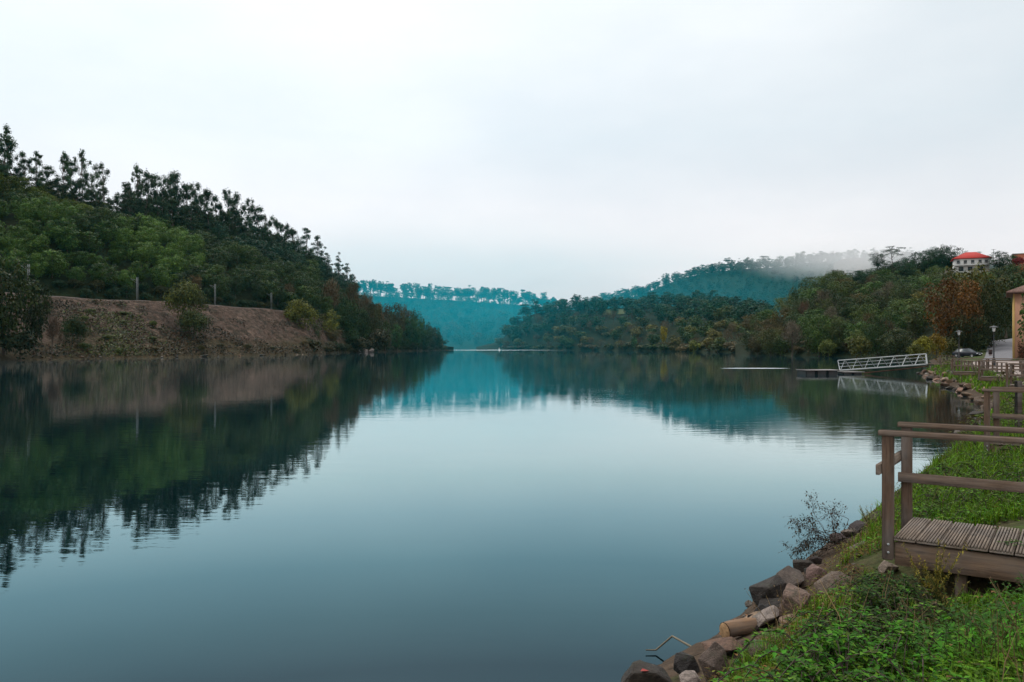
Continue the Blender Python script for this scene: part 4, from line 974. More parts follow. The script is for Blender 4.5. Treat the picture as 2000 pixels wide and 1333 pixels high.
# ---- street lamps
def lamp(label):
    t = thing('street_lamp', label, 'street lamp', group='street lamps along the path')
    m = MB(); m.lathe([(.16, 0), (.16, .55), (.12, .62), (.10, .75), (.065, .8), (.055, 2.2), (.04, 2.25), (.04, 3.1)], 12); m.build('pole', M_iron, t)
    m = MB(); m.lathe([(.06, 3.1), (.10, 3.14), (.11, 3.2), (.145, 3.42), (.09, 3.5)], 14); m.build('lantern', M_glassw, t)
    m = MB(); m.lathe([(.36, 3.50), (.35, 3.53), (.15, 3.58), (.04, 3.63), (.0, 3.68)], 18); m.lathe([(.0, 3.495), (.36, 3.495)], 18); m.build('cap', plain('lamp_cap', (.11, .115, .115), .6, .3, .1, 4), t)
    return t
l1 = lamp('black street lamp with flat cap standing nearer, in front of the climbing road'); l1.location = (xat(1941, 72), 72, 1.33)
l2 = copy_tree(l1); l2['label'] = 'black street lamp further off, in front of the dark trees and parked car'; l2.location = (xat(1873, 93), 93, 1.33)

# ---- parked car
def car():
    Y = 131.0; t = thing('car', 'dark parked car under the trees beside the road', 'car', (xat(1889, Y), Y, ground_at(xat(1889, Y), Y) + .02), math.radians(-62))
    paint = plain('dark_blue_paint', (.007, .008, .014), .5, .25, .1, 2); glass = plain('car_glass', (.02, .03, .035), .3, .4, .1, 2); rub = plain('tyre_rubber', (.02, .02, .02), .9, .2, .2, 8); rim = plain('wheel_metal', (.35, .35, .36), .35, .5, .1, 6, metal=.6); lens = plain('lamp_lens', (.6, .62, .62), .15, .6, .05, 6)
    def loft(secs, m, mi=0):
        V = []; n = len(secs[0])
        for s in secs: V += s
        Q = [(i * n + k, i * n + (k + 1) % n, (i + 1) * n + (k + 1) % n, (i + 1) * n + k) for i in range(len(secs) - 1) for k in range(n)]
        m.add(V, Q, mi); b = m.n - len(V); m.Fq.append(np.array([[b + k for k in range(n)], [b + (len(secs) - 1) * n + k for k in range(n)]])); m.T.append(np.ones(2)); m.M.append(np.zeros(2, dtype=np.int32))
    def sec(x, w, z0, z1, sh=.06): return [(x, -w, z0 + sh), (x, -w + sh, z0), (x, w - sh, z0), (x, w, z0 + sh), (x, w, (z0 + z1) / 2 + .05), (x, w - .06, z1 - .03), (x, w - .16, z1), (x, -w + .16, z1), (x, -w + .06, z1 - .03), (x, -w, (z0 + z1) / 2 + .05)]
    m = MB(); loft([sec(-2.1, .72, .38, .80), sec(-2.0, .82, .28, .92), sec(-1.4, .86, .22, .97), sec(.7, .87, .22, .96), sec(1.5, .85, .24, .86), sec(1.98, .78, .30, .74), sec(2.1, .68, .40, .62)], m); m.build('body', paint, t, smooth=False)
    def cab(x, w, z): return [(x, -w, z), (x, w, z)]
    m = MB()
    V = [(-1.75, -.74, .95), (-1.75, .74, .95), (1.0, .76, .93), (1.0, -.76, .93), (-1.25, -.60, 1.43), (-1.25, .60, 1.43), (.25, .61, 1.44), (.25, -.61, 1.44)]
    m.add(V, [(0, 1, 5, 4), (2, 3, 7, 6), (1, 2, 6, 5), (3, 0, 4, 7)]); m.build('windows', glass, t)
    m = MB(); m.add([(-1.27, -.62, 1.435), (-1.27, .62, 1.435), (.27, .63, 1.445), (.27, -.63, 1.445), (-1.1, -.5, 1.49), (-1.1, .5, 1.49), (.1, .5, 1.495), (.1, -.5, 1.495)], [(4, 5, 6, 7), (0, 1, 5, 4), (1, 2, 6, 5), (2, 3, 7, 6), (3, 0, 4, 7)]); m.build('roof', paint, t)
    for x in (-1.3, 1.35):
        for s in (-1, 1):
            m = MB(); m.lathe([(.0, -.1), (.20, -.1), (.31, -.09), (.33, -.05), (.33, .05), (.31, .09), (.20, .1), (0, .1)], 16); w = m.build('wheel', rub, t, (x, s * .80, .33)); w.rotation_euler = (math.radians(90), 0, 0)
            m = MB(); m.lathe([(0, .0), (.19, .0), (.20, .012)], 12); r = m.build('rim', rim, w, (0, 0, -s * .105)); 
    for s in (-1, 1):
        m = MB(); m.box(2.0, 2.1, s * .62 - .13, s * .62 + .13, .60, .72, bev=.02); m.build('headlight', lens, t)
    m = MB(); m.box(2.115, 2.125, -.26, .26, .44, .55); m.build('number_plate', plain('plate_white', (.6, .6, .6), .5), t)
car()
# ---- litter bin by the road
X, Y = xat(1934.5, 126), 126.0
t = thing('litter_bin', 'small dark litter bin at the roadside below the green verge', 'litter bin', (X, Y, ground_at(X, Y)))
m = MB(); m.lathe([(.0, .25), (.24, .25), (.27, .3), (.29, .95), (.26, .98), (.22, .9), (0, .88)], 14); m.build('body', plain('bin_brown', (.035, .018, .016), .7), t)
m = MB(); m.box(-.04, .04, .2, .32, 0, 1.05); m.build('post', M_iron, t)
m = MB(); m.lathe([(.0, 0), (.2, 0), (.2, .24), (0, .24)], 12); m.build('base', plain('bin_base', (.32, .27, .25), .9), t)

# ---- railway masts
def mast(px, top, label):
    v = LEFT.at(px, 2.88); H = zat(top, v.y) - v.z
    t = thing('catenary_mast', label, 'railway mast', (v.x, v.y, v.z - .2), math.radians(20), 'railway masts along the track'); m = MB()
    for x in (-.22, .22):
        for y in (-.13, .13): m.box(x - .06, x + .06, y - .05, y + .05, 0, H)
    k = 0.0
    while k < H - .5:
        for y in (-.14, .14): m.tube([(-.2, y, k), (.2, y, k + .5)], .035, 4); 
        k += .5
    m.build('pole', M_mast, t)
    m = MB(); m.tube([(-.1, 0, H - 1.0), (-1.9, -.9, H - .55)], .05, 6); m.tube([(-.1, 0, H - 1.9), (-1.9, -.9, H - .6)], .04, 6); m.build('arm', M_mast, t)
M_mast = plain('weathered_mast', (.20, .215, .215), .8, .2, .2, 2)
mast(56, 515, 'pale railway mast rising behind the huge dark edge oak'); mast(268, 541, 'pale railway mast under the fresh green canopy'); mast(420, 554, 'pale railway mast just past the big olive bush'); mast(530, 571, 'pale railway mast closest to the yellow tree')

# ---- houses
def hip(m, x0, x1, y0, y1, z0, z1, ov, rx, mi=0, th=.18):
    V = [(x0 - ov, y0 - ov, z0), (x1 + ov, y0 - ov, z0), (x1 + ov, y1 + ov, z0), (x0 - ov, y1 + ov, z0), (x0 + rx, (y0 + y1) / 2, z1), (x1 - rx, (y0 + y1) / 2, z1)]
    V += [(x, y, z - th) for x, y, z in V[:4]]
    m.add(V[:10], [(0, 1, 5, 4), (2, 3, 4, 5), (6, 7, 1, 0), (7, 8, 2, 1), (8, 9, 3, 2), (9, 6, 0, 3), (9, 8, 7, 6)], mi)
    m.Fq.append(np.array([[1, 2, 5], [3, 0, 4]]) + m.n - 10); m.T.append(np.ones(2)); m.M.append(np.full(2, mi, dtype=np.int32))
def window(t, x, y, z, w, h, mat_f, mat_g, name='window', bars=False):
    m = MB(); f = .09
    m.box(x - w / 2 - f, x + w / 2 + f, y - .04, y - .003, z + h, z + h + f); m.box(x - w / 2 - f, x + w / 2 + f, y - .05, y - .003, z - f, z)
    for s in (-1, 1): m.box(x + s * (w / 2 + f / 2) - f / 2, x + s * (w / 2 + f / 2) + f / 2, y - .04, y - .003, z, z + h)
    fr = m.build(name, mat_f, t)
    m = MB(); m.box(x - w / 2, x + w / 2, y - .018, y - .004, z, z + h); m.build('pane', mat_g, fr)
    if bars:
        m = MB()
        for k in range(7): a = x - w / 2 + w * (k + .5) / 7; m.box(a - .02, a + .02, y - .09, y - .06, z - .05, z + h + .05)
        for q in (.15, .85): m.box(x - w / 2 - .05, x + w / 2 + .05, y - .1, y - .05, z + h * q - .02, z + h * q + .02)
        m.build('window_bars', M_iron, fr)
M_white = plain('white_render', (.56, .56, .53), .85, .2, .12, .5); M_tile = plain('red_tiles', (.36, .034, .026), .8, .2, .25, 1.2, .4, stretch=(4, 1, 1)); M_pane = plain('dark_pane', (.03, .035, .04), .1, .6, .2, 2); M_brick = plain('orange_brick', (.34, .115, .062), .9, .15, .2, 2.5, .3); M_frame = plain('window_frame_white', (.5, .5, .48), .6)
Y = 300.0; x0 = xat(1864, Y)
t = thing('white_house', 'white two storey hilltop house with red hipped roof above the autumn trees', 'house', (x0, Y, 27.5), math.radians(-25)); W = 11.4
m = MB(); m.box(0, W, 0, 9, 0, zat(507, Y) - 27.5); m.build('wall', M_white, t)
m = MB(); ze = zat(506.5, Y) - 27.5; hip(m, 0, W, 0, 9, ze + .16, zat(493, Y) - 27.5 + .2, .7, 4.0); rf = m.build('roof', M_tile, t)
m = MB(); m.box(1.4, 2.0, 3.4, 4.0, ze + .4, zat(495, Y) - 27.5, bev=.02); m.build('chimney', M_white, rf)
for x in (1.3, 3.6, 6.0, 8.4, 10.4): window(t, x, 0, ze - 1.9, 1.0, 1.25, M_frame, M_pane)
m = MB(); m.box(-.1, W + .1, -1.3, -.004, ze - 2.75, ze - 2.6); m.build('balcony', M_conc, t)
m = MB()
for k in range(24): m.box(.05 + k * W / 24, .13 + k * W / 24, -1.28, -1.22, ze - 2.595, ze - 1.75)
m.box(0, W, -1.3, -1.2, ze - 1.745, ze - 1.66); m.build('balcony_railing', M_frame, t)
for x in (2.2, 5.2, 8.6): window(t, x, 0, ze - 4.6, 1.5, 1.5, M_frame, M_pane)
Y = 306.0; x0 = xat(1979, Y)
t = thing('brick_house', 'orange brick house with flat grey roof edge at the photo border behind a crimson bush', 'house', (x0, Y, 28), math.radians(-29)); zt = zat(497.5, Y) - 28
m = MB(); m.box(0, 10, 0, 8, 0, zt); m.build('wall', M_brick, t)
m = MB(); m.box(-.25, 10.2, -.25, 8.2, zt + .003, zt + .32); m.build('roof', M_conc, t)
window(t, 4.2, 0, zt - 2.6, 1.4, 1.3, M_frame, M_pane); window(t, 7.4, 0, zt - 2.6, 1.4, 1.3, M_frame, M_pane)
Y = 298.0; t = thing('antenna', 'thin television antenna mast between the two hilltop houses', 'antenna', (xat(1940.5, Y), Y, 29))
m = MB(); H = zat(487, Y) - 29; m.tube([(0, 0, 0), (0, 0, H)], .10, 6); m.build('pole', M_mast, t)
m = MB(); m.tube([(-.9, 0, H - .25), (.9, 0, H - .15)], .05, 6); [m.tube([(x, -.35, H - .2), (x, .35, H - .2)], .035, 6) for x in (-.7, -.3, .2, .6)]; m.build('aerial', M_mast, t)

# ---- ochre building at the edge of the picture
M_ochre = plain('ochre_plaster', (.50, .335, .12), .9, .15, .15, .8, .2); M_peach = plain('peach_plaster', (.47, .26, .165), .9, .15, .2, .7, .25, stretch=(1, 1, .4)); M_oldtile = plain('old_roof_tiles', (.17, .105, .085), .9, .15, .35, 1.5, .5, stretch=(5, 1, 1))
CX, CY = xat(1979, 100.0), 100.0; zb = 1.2
t = thing('ochre_building', 'ochre and peach plastered old building with tiled eave at the photo edge', 'building', (CX, CY, zb), math.radians(-31.7)); H = zat(574, 100) - zb
m = MB(); m.box(0, 11, 0.02, 10, 0, H); m.build('wall', M_peach, t)
m = MB(); m.box(-.012, .16, -.012, 10, .0, H); m.build('corner_band', M_ochre, t)
m = MB(); hip(m, 0, 11, 0, 10, H + .25, H + 2.6, .75, 4.5, th=.22); m.build('roof', M_oldtile, t)
window(t, 1.75, .016, zat(681, 99) - zb, 1.0, 1.25, plain('dark_frame', (.09, .05, .035), .7), M_pane, bars=True); window(t, 4.5, .016, zat(681, 99) - zb, 1.0, 1.25, M_frame, M_pane, bars=True); window(t, 1.9, .016, 5.6, .9, 1.3, M_frame, M_pane)
# creeper on its wall
g = np.random.default_rng(5); n = 2600; U = g.random(n) ** .7; hx = .5 + g.random(n) * 5.5; hz = 3.3 * g.random(n) ** 1.2 * (.55 + .45 * np.sin(hx * 2.1 + 1) ** 2)
a = math.radians(-31.7); C = np.stack([CX + hx * math.cos(a) + .12 * math.sin(a) * 1, CY + hx * math.sin(a) - .14 * math.cos(a), zb + hz], 1); C += g.normal(size=C.shape) * .06
m = MB(); cards(m, C, np.tile([-.5, -.85, .25], (n, 1)) + .4 * g.normal(size=(n, 3)), g.uniform(.10, .24, n), g.uniform(.7, 1.3, n), .7, 0, g)
t = tag(m.build('creeper', leaf_mat('creeper_leaves', (.14, .03, .02), .5, False, (.085, .045, .022), .2)), 'red brown creeper climbing the foot of the ochre building', 'creeper')
for x in (1.2, 2.6, 4.0):
    m = MB(); m.tube([(CX + x * math.cos(a) - .07, CY + x * math.sin(a) - .10, zb - .1), (CX + (x + .15) * math.cos(a) - .07, CY + (x + .15) * math.sin(a) - .10, zb + 1.2), (CX + (x - .1) * math.cos(a) - .07, CY + (x - .1) * math.sin(a) - .10, zb + 2.4)], [.03, .02, .01], 5); m.build('stem', M_bark, t)
T('broad', 2050, 735, 545, 52, 138, (.030, .055, .014), '', 'edge', 'leafy green tree whose branches hang before the ochre building')
T('bush', 1990, 712, 694, 96, 34, (.030, .060, .014), '', 'edge', 'green bush at the foot of the ochre building')
T('bush', 1984, 719, 703, 90, 24, (.035, .065, .016), '', 'edge', 'low green plant in front of the ochre building corner')
# ---- vine posts on the terrace
vp = MB(); vp.box(-.09, .09, -.09, .09, -.3, 1.7, bev=.02); vme = vp.mesh('vine_post', plain('bleached_post', (.30, .27, .24), .9, .1, .2, 3))
k = 0
for r_ in (2.5, 2.62, 2.74, 2.86):
    for px in range(1774, 1862, 8):
        v = HD.at(px + rnd.uniform(-1.5, 1.5), r_ + rnd.uniform(-.02, .02)); o = link('vine_post', vme, None, v); o.rotation_euler = (rnd.uniform(-.08, .08), rnd.uniform(-.08, .08), 0)
        tag(o, 'bleached vine post on the terrace below the white house', 'post', 'vine posts on the terrace')
# ---- pale leaning trunk on the headland and a little buoy
m = MB(); p = Vector((xat(824, 575), 575, .3)); m.tube([p, p + Vector((2.0, -1, 4)), p + Vector((2.8, -1, 7)), p + Vector((5.5, -1, 12))], [.42, .36, .28, .15], 6); m.tube([p + Vector((2.7, -1, 6.6)), p + Vector((1.5, -1, 10))], [.2, .1], 6)
tag(m.build('dead_trunk', plain('pale_dead_wood', (.34, .31, .29), .8)), 'pale bare trunk leaning over the water near the headland tip', 'dead tree')
m = MB(); m.lathe([(0, -.5), (.7, -.4), (.85, 0), (.6, .5), (.25, .9), (.2, 1.8), (0, 1.9)], 12)
tag(m.build('buoy', plain('white_buoy', (.6, .6, .58), .5), None, (xat(975, 690), 690, .1)), 'tiny white buoy floating before the distant hill', 'buoy')
# ================================================================ ROCKS AND FOREGROUND
def rock_mat():
    m, nt = newmat('bank_stone'); o = coords(nt)
    c0 = nd(nt, 'ShaderNodeObjectInfo').outputs['Color']; rn = nd(nt, 'ShaderNodeObjectInfo').outputs['Random']
    off = nd(nt, 'ShaderNodeVectorMath', operation='ADD'); lk(nt, o, off.inputs[0])
    cv = nd(nt, 'ShaderNodeCombineXYZ'); [lk(nt, math_(nt, 'MULTIPLY', rn, 31.0), cv.inputs[i]) for i in range(3)]; lk(nt, cv.outputs[0], off.inputs[1])
    n1 = noisetex(nt, off.outputs[0], 2.2, 6, .65); n2 = noisetex(nt, off.outputs[0], 14, 6, .7); n3 = noisetex(nt, mapv(nt, off.outputs[0], (1, 1, 5)), 2.6, 4)
    v = ramp(nt, n2, [(.3, (.50, .50, .50)), (.7, (1.3, 1.3, 1.3))]); c = mixc(nt, 1.0, c0, v, 'MULTIPLY')
    c = mixc(nt, 1.0, c, ramp(nt, n3, [(.35, (.62, .60, .58)), (.62, (1.12, 1.1, 1.08))]), 'MULTIPLY')
    c = mixc(nt, ramp(nt, n1, [(.55, (0, 0, 0)), (.70, (.55, .55, .55))]), c, (.028, .034, .014))
    out(nt, prin(nt, c, .8, .3, bump(nt, math_(nt, 'ADD', n2, n1), .7, .05)).outputs[0]); return m
M_rock = rock_mat()
def rock_mesh(seed, pts=17, flat=1.0, name='rock'):
    """a fractured stone: hull of a few points, edges worn, faces roughened"""
    import bmesh
    g = random.Random(seed); bm = bmesh.new()
    for _ in range(pts):
        v = Vector((g.gauss(0, 1), g.gauss(0, 1), g.gauss(0, 1) * .9)).normalized() * g.uniform(.82, 1.0); v = Vector((max(-.78, min(.78, v.x)), max(-.74, min(.74, v.y)), max(-.66, min(.66, v.z)))); bm.verts.new(v)
    r = bmesh.ops.convex_hull(bm, input=bm.verts)
    bmesh.ops.delete(bm, geom=[v for v in bm.verts if not v.link_faces], context='VERTS')
    bmesh.ops.dissolve_limit(bm, angle_limit=.12, verts=bm.verts, edges=bm.edges)
    bmesh.ops.bevel(bm, geom=list(bm.edges), offset=.045, segments=2, affect='EDGES', profile=.6)
    bmesh.ops.triangulate(bm, faces=bm.faces)
    bmesh.ops.subdivide_edges(bm, edges=[e for e in bm.edges if e.calc_length() > .22], cuts=2, use_grid_fill=True)
    for v in bm.verts: v.co *= 1 + .055 * noise.noise(v.co * 2.6 + Vector((seed, 0, 0))) + .03 * noise.noise(v.co * 8 + Vector((0, seed, 0)))
    mx = [max(abs(v.co[i]) for v in bm.verts) for i in range(3)]
    for v in bm.verts: v.co = Vector((v.co.x / mx[0] * .5, v.co.y / mx[1] * .5, v.co.z / mx[2] * .5 * flat))
    me = bpy.data.meshes.new(name); bm.to_mesh(me); bm.free(); me.materials.append(M_rock); return me
ROCKS = [rock_mesh(s, 15 + s % 4 * 3) for s in range(12)]; SLABS = [rock_mesh(40 + s, 12) for s in range(5)]
TAN = (.185, .118, .072); DKR = (.032, .024, .017); GRY = (.15, .132, .110); PINK = (.21, .122, .084); PALE = (.31, .25, .19); BRN = (.090, .056, .033)
def rock(p, s, col, label=None, group=None, slab=False, rot=None, name='rock'):
    o = link(name, rnd.choice(SLABS if slab else ROCKS), None, p)
    o.scale = s; o.rotation_euler = rot if rot is not None else (rnd.uniform(-.4, .4), rnd.uniform(-.4, .4), rnd.uniform(0, 6.28)); j = rnd.uniform(.85, 1.15); o.color = (col[0] * j, col[1] * j, col[2] * j, 1)
    return tag(o, label, 'rock', group)
def hit(px, py):
    Y = 2.5
    while Y < 260:
        z = zat(py, Y); x = xat(px, Y)
        if z <= max(0.0, ground_at(x, Y)): return Vector((x, Y, z))
        Y *= 1.004
    return Vector((x, Y, z))
def rpx(px, pyb, w, h, col, label, slab=False, tilt=(0, 0), dep=.8, rz=0.0, up=0.0):
    """a stone whose foot is seen at (px, pyb), w by h pixels large"""
    v = hit(px, pyb); k = v.y / F; W = w * k * .93; Hh = h * k * .90
    return rock((v.x, v.y + W * dep * .22, v.z + Hh * .40 + up), (W * 1.05, W * dep, Hh * 1.15), col, label, slab=slab, rot=(tilt[0], tilt[1], rz))
for a in [
    (1268, 1366, 118, 62, DKR, 'broad dark wet rock in the water with a red leaf on it', False, (0, .05), .9, .1), (1345, 1322, 66, 50, (.026, .022, .020), 'dark wet boulder beside the broad rock with the red leaf', True, (0, -.1), .9, .5),
    (1352, 1338, 58, 22, (.27, .22, .19), 'flat pale stone between the two dark wet boulders', True, (0, 0), .9, 0), (1398, 1330, 66, 74, (.14, .105, .085), 'leaning grey brown slab below the sawn log', True, (.1, -.55), .7, .3),
    (1424, 1285, 96, 30, (.15, .085, .055), 'flat topped reddish stone directly under the sawn log', True, (0, 0), .8, .1), (1480, 1300, 70, 44, (.11, .075, .055), 'brown stone half sunk in weeds under the sawn log', True, (0, .2), .8, .8),
    (1482, 1226, 80, 20, (.28, .19, .12), 'tan rubble stone behind the sawn log', False, (0, -.2), .8, .3), (1546, 1226, 60, 26, (.25, .17, .11), 'second tan rubble stone touching the weeds', False, (0, -.3), .8, 1.0),
    (1512, 1222, 74, 30, (.25, .205, .175), 'pale tabletop slab tilted to the water above the log', True, (.0, -.28), .8, .1), (1470, 1228, 34, 30, (.016, .014, .013), 'small black wet stone at the waterline by the pale slab', False, (0, 0), .9, .4),
    (1492, 1214, 42, 36, (.018, .015, .014), 'black wet stone under the stack of slabs', False, (0, 0), .9, .9), (1545, 1200, 66, 15, (.30, .215, .175), 'pinkish flat slab sticking out above the pale one', True, (0, -.38), .7, .1),
    (1502, 1197, 50, 14, (.022, .018, .016), 'thin dark slab low in the stack', True, (0, -.2), .8, .1), (1515, 1186, 80, 17, (.03, .024, .02), 'long dark slab under the big round boulder', True, (0, -.3), .8, .1),
    (1505, 1176, 76, 46, (.042, .034, .028), 'big dark rounded boulder overhanging the water', False, (0, -.4), .9, .2), (1556, 1152, 84, 36, (.075, .056, .044), 'grey brown boulder above the big dark one', True, (0, -.35), .9, .5),
    (1598, 1136, 56, 34, (.24, .155, .13), 'pink streaked stone beside the bank weeds', True, (.1, -.6), .7, .3), (1566, 1208, 90, 62, (.15, .10, .075), 'large rough brown rock face rising out of the weeds', False, (.2, -.5), .8, .9),
    (1572, 1116, 48, 24, DKR, 'dark stone at the waterline below the twiggy bush', False, (0, -.3), .9, .2), (1596, 1104, 30, 22, (.045, .03, .026), 'small dark stone under the twiggy bush', False, (0, -.2), .9, .9),
    (1586, 1122, 34, 14, (.022, .018, .016), 'black gap stone beside the grey brown boulder', True, (0, -.2), .9, .2), (1632, 1160, 84, 34, (.15, .11, .08), 'weedy tan rock in the middle of the slope', False, (.2, -.3), .8, .4),
    (1660, 1050, 46, 22, (.13, .10, .075), 'brown stone on the shore past the twiggy bush', False, (0, -.3), .9, .1), (1683, 1037, 60, 14, (.040, .028, .026), 'long dark slab on the shore past the twiggy bush', True, (0, -.42), .8, .2),
    (1640, 1062, 36, 20, (.05, .03, .026), 'dark reddish stone among the twiggy bush stems', False, (0, -.3), .9, .6), (1712, 1022, 46, 16, (.05, .036, .03), 'dark slab beside the pale feathery plant', True, (0, -.45), .8, .4),
    (1738, 1122, 40, 26, (.30, .235, .18), 'pale stone under the corner post of the near platform', False, (.1, 0), .9, .3), (1804, 1003, 22, 13, (.30, .25, .24), 'small whitish stone behind the near platform deck', False, (0, 0), .9, .3),
    (1836, 1008, 22, 10, (.26, .22, .19), 'small buff stone behind the near platform deck', False, (0, 0), .9, .9), (1823, 1003, 22, 12, (.17, .13, .1), 'brownish stone between the two small pale ones', False, (0, 0), .9, 1.3),
    (1688, 1268, 26, 18, (.16, .12, .09), 'brown stone poking through the ferns', False, (0, 0), .9, .3),
    (1745, 1345, 110, 20, (.20, .145, .105), 'tan edging stone at the bottom of the photo', False, (0, 0), .8, .1), (1860, 1345, 120, 22, (.21, .155, .115), 'second tan edging stone at the bottom of the photo', False, (0, 0), .8, .2), (1950, 1348, 80, 18, (.17, .125, .09), 'brown edging stone at the bottom corner', False, (0, 0), .8, .2)]:
    o = rpx(*a)
    if 'red leaf on it' in a[5]: LEAFROCK = o
# inland limit of the bare stones: plants grow only on the land side of this line
ROCKLINE = [hit(px, py) for px, py in ((1395, 1400), (1425, 1333), (1478, 1285), (1530, 1258), (1556, 1215), (1600, 1168), (1632, 1120), (1660, 1078), (1700, 1046), (1728, 1012))]
def rl(x, y):
    """distance inland of that line"""
    if y > ROCKLINE[-1].y: return sd(x, y) - .45
    for a, b in zip(ROCKLINE[:-1], ROCKLINE[1:]):
        if a.y <= y <= b.y: return (x - a.x - (b.x - a.x) * (y - a.y) / (b.y - a.y)) * .8
    return 3.0
def planted(x, y):
    if y > ROCKLINE[-1].y: return sd(x, y) > .45
    if y < ROCKLINE[0].y: return True
    for a, b in zip(ROCKLINE[:-1], ROCKLINE[1:]):
        if a.y <= y <= b.y: return x > a.x + (b.x - a.x) * (y - a.y) / (b.y - a.y)
    return True
# red leaf, log, timber, stick
bpy.context.view_layer.update(); tops = [LEAFROCK.matrix_world @ q.co for q in LEAFROCK.data.vertices]; v = max((q for q in tops if abs(q.x - LEAFROCK.location.x) < .16), key=lambda q: q.z - .3 * q.y)
m = MB(); leaves(m, np.array([[v.x - .03, v.y, v.z + .006]]), np.array([[1., .3, .05]]), np.array([[0., 0., 1.]]), np.array([.075]), np.array([.05]), np.array([1.0]))
tag(m.build('fallen_leaf', plain('red_leaf', (.20, .025, .018), .7)), 'red fallen leaf lying on the broad dark wet rock', 'leaf')
def log():
    a = hit(1408, 1262) + Vector((.04, .02, .12)); d = Vector((.66, .27, .02))
    t = thing('log', 'sawn tan log with pale cut end lying on the rocks at the waterline', 'log', a); t.rotation_euler = (0, -math.atan2(d.z, math.hypot(d.x, d.y)), math.atan2(d.y, d.x)); r = .074; L = d.length
    g = random.Random(3); P = [Vector((L * f, .012 * math.sin(f * 5), .008 * math.sin(f * 7 + 1))) for f in np.linspace(0, 1, 12)]
    m = MB(); m.tube(P, [r * (1 + g.uniform(-.07, .07)) for _ in P], 12, cap=True); tr = m.build('trunk', wood_mat('log_bark', (.075, .038, .018), (.27, .155, .080), 0), t)
    m = MB(); m.lathe([(0, -.006), (r * .45, -.008), (r * .85, -.005), (r * .97, .0)], 14); o = m.build('cut_end', plain('sawn_end', (.40, .25, .13), .9, .1, .45, 26, .5), t); o.rotation_euler = (0, math.radians(90), 0); o.location = (-.004, 0, 0)
    m = MB(); m.tube([(L * .62, -.05, .03), (L * .66, -.10, .06), (L * .67, -.13, .10)], [.02, .014, .008], 6); m.build('branch_stub', M_bark, t)
log()
def onwater(px, py, z=0.0): return onz(px, py, z)
P = [onwater(1261, 1270, .03), onwater(1281, 1270, .03), onwater(1313, 1243, .16), onwater(1372, 1276, .16), onwater(1385, 1284, .12)]
m = MB(); m.tube(P, [.006, .009, .011, .012, .012], 6); tag(m.build('broken_stick', plain('grey_stick', (.13, .11, .075), .85)), 'thin broken stick bent over the water beside the dark rocks', 'stick')
# riprap along the far part of the near bank: every stone its own object
for i in range(112):
    Yy = 27 * math.exp(rnd.random() * math.log(92 / 27)); k = np.searchsorted(SHORE[:, 1], Yy); a, b = SHORE[k - 1], SHORE[k]; f = (Yy - a[1]) / (b[1] - a[1]); xx = a[0] + (b[0] - a[0]) * f
    dd = rnd.uniform(-.3, 2.3); x = xx + dd * .86; y = Yy - dd * .5; s = rnd.uniform(.35, .85) * (1 if Yy < 45 else 1.2)
    if scr((x, y, .5))[0] > 2010: continue
    rock((x, y, max(0, ground_at(x, y)) + .08 * s), (s * rnd.uniform(.9, 1.5), s * rnd.uniform(.6, 1), s * rnd.uniform(.3, .6)), rnd.choice([TAN, PINK, PALE, BRN, GRY, TAN, BRN, DKR]), 'angular stone in the rock armour below the path', 'rock armour below the path', slab=rnd.random() < .5, name='rock')
# stones along the foot of the railway bank and the headland
for i in range(92):
    px = rnd.uniform(95, 735)
    if noise.noise(Vector((px * .021, 0, 5))) < -.22: continue
    v = LEFT.at(px, rnd.uniform(.86, 1.09)); s = rnd.uniform(.35, 1.0) * (1.6 if rnd.random() < .12 else 1)
    pale = 570 < px < 600
    rock((v.x, v.y, max(.02, v.z) + .05), (s * rnd.uniform(1, 1.9), s, s * rnd.uniform(.4, .8)), PALE if pale and rnd.random() < .6 else rnd.choice([TAN, BRN, DKR, GRY, DKR, BRN]), 'stone in the line of rubble at the foot of the earth bank', 'rubble at the foot of the earth bank')
for px, py, s in ((688, 683, 5.5), (703, 684, 5), (716, 683, 4.5), (729, 685, 3.5)):
    Yy = 425; rock((xat(px, Yy), Yy - 6, .8), (s, s * .6, s * .6), (.24, .20, .18), {688: 'first pale outcrop past the yellow green waterside tree', 703: 'second pale outcrop past the yellow green waterside tree', 716: 'third pale outcrop before the green headland trees', 729: 'last and smallest pale outcrop before the green headland trees'}[px])

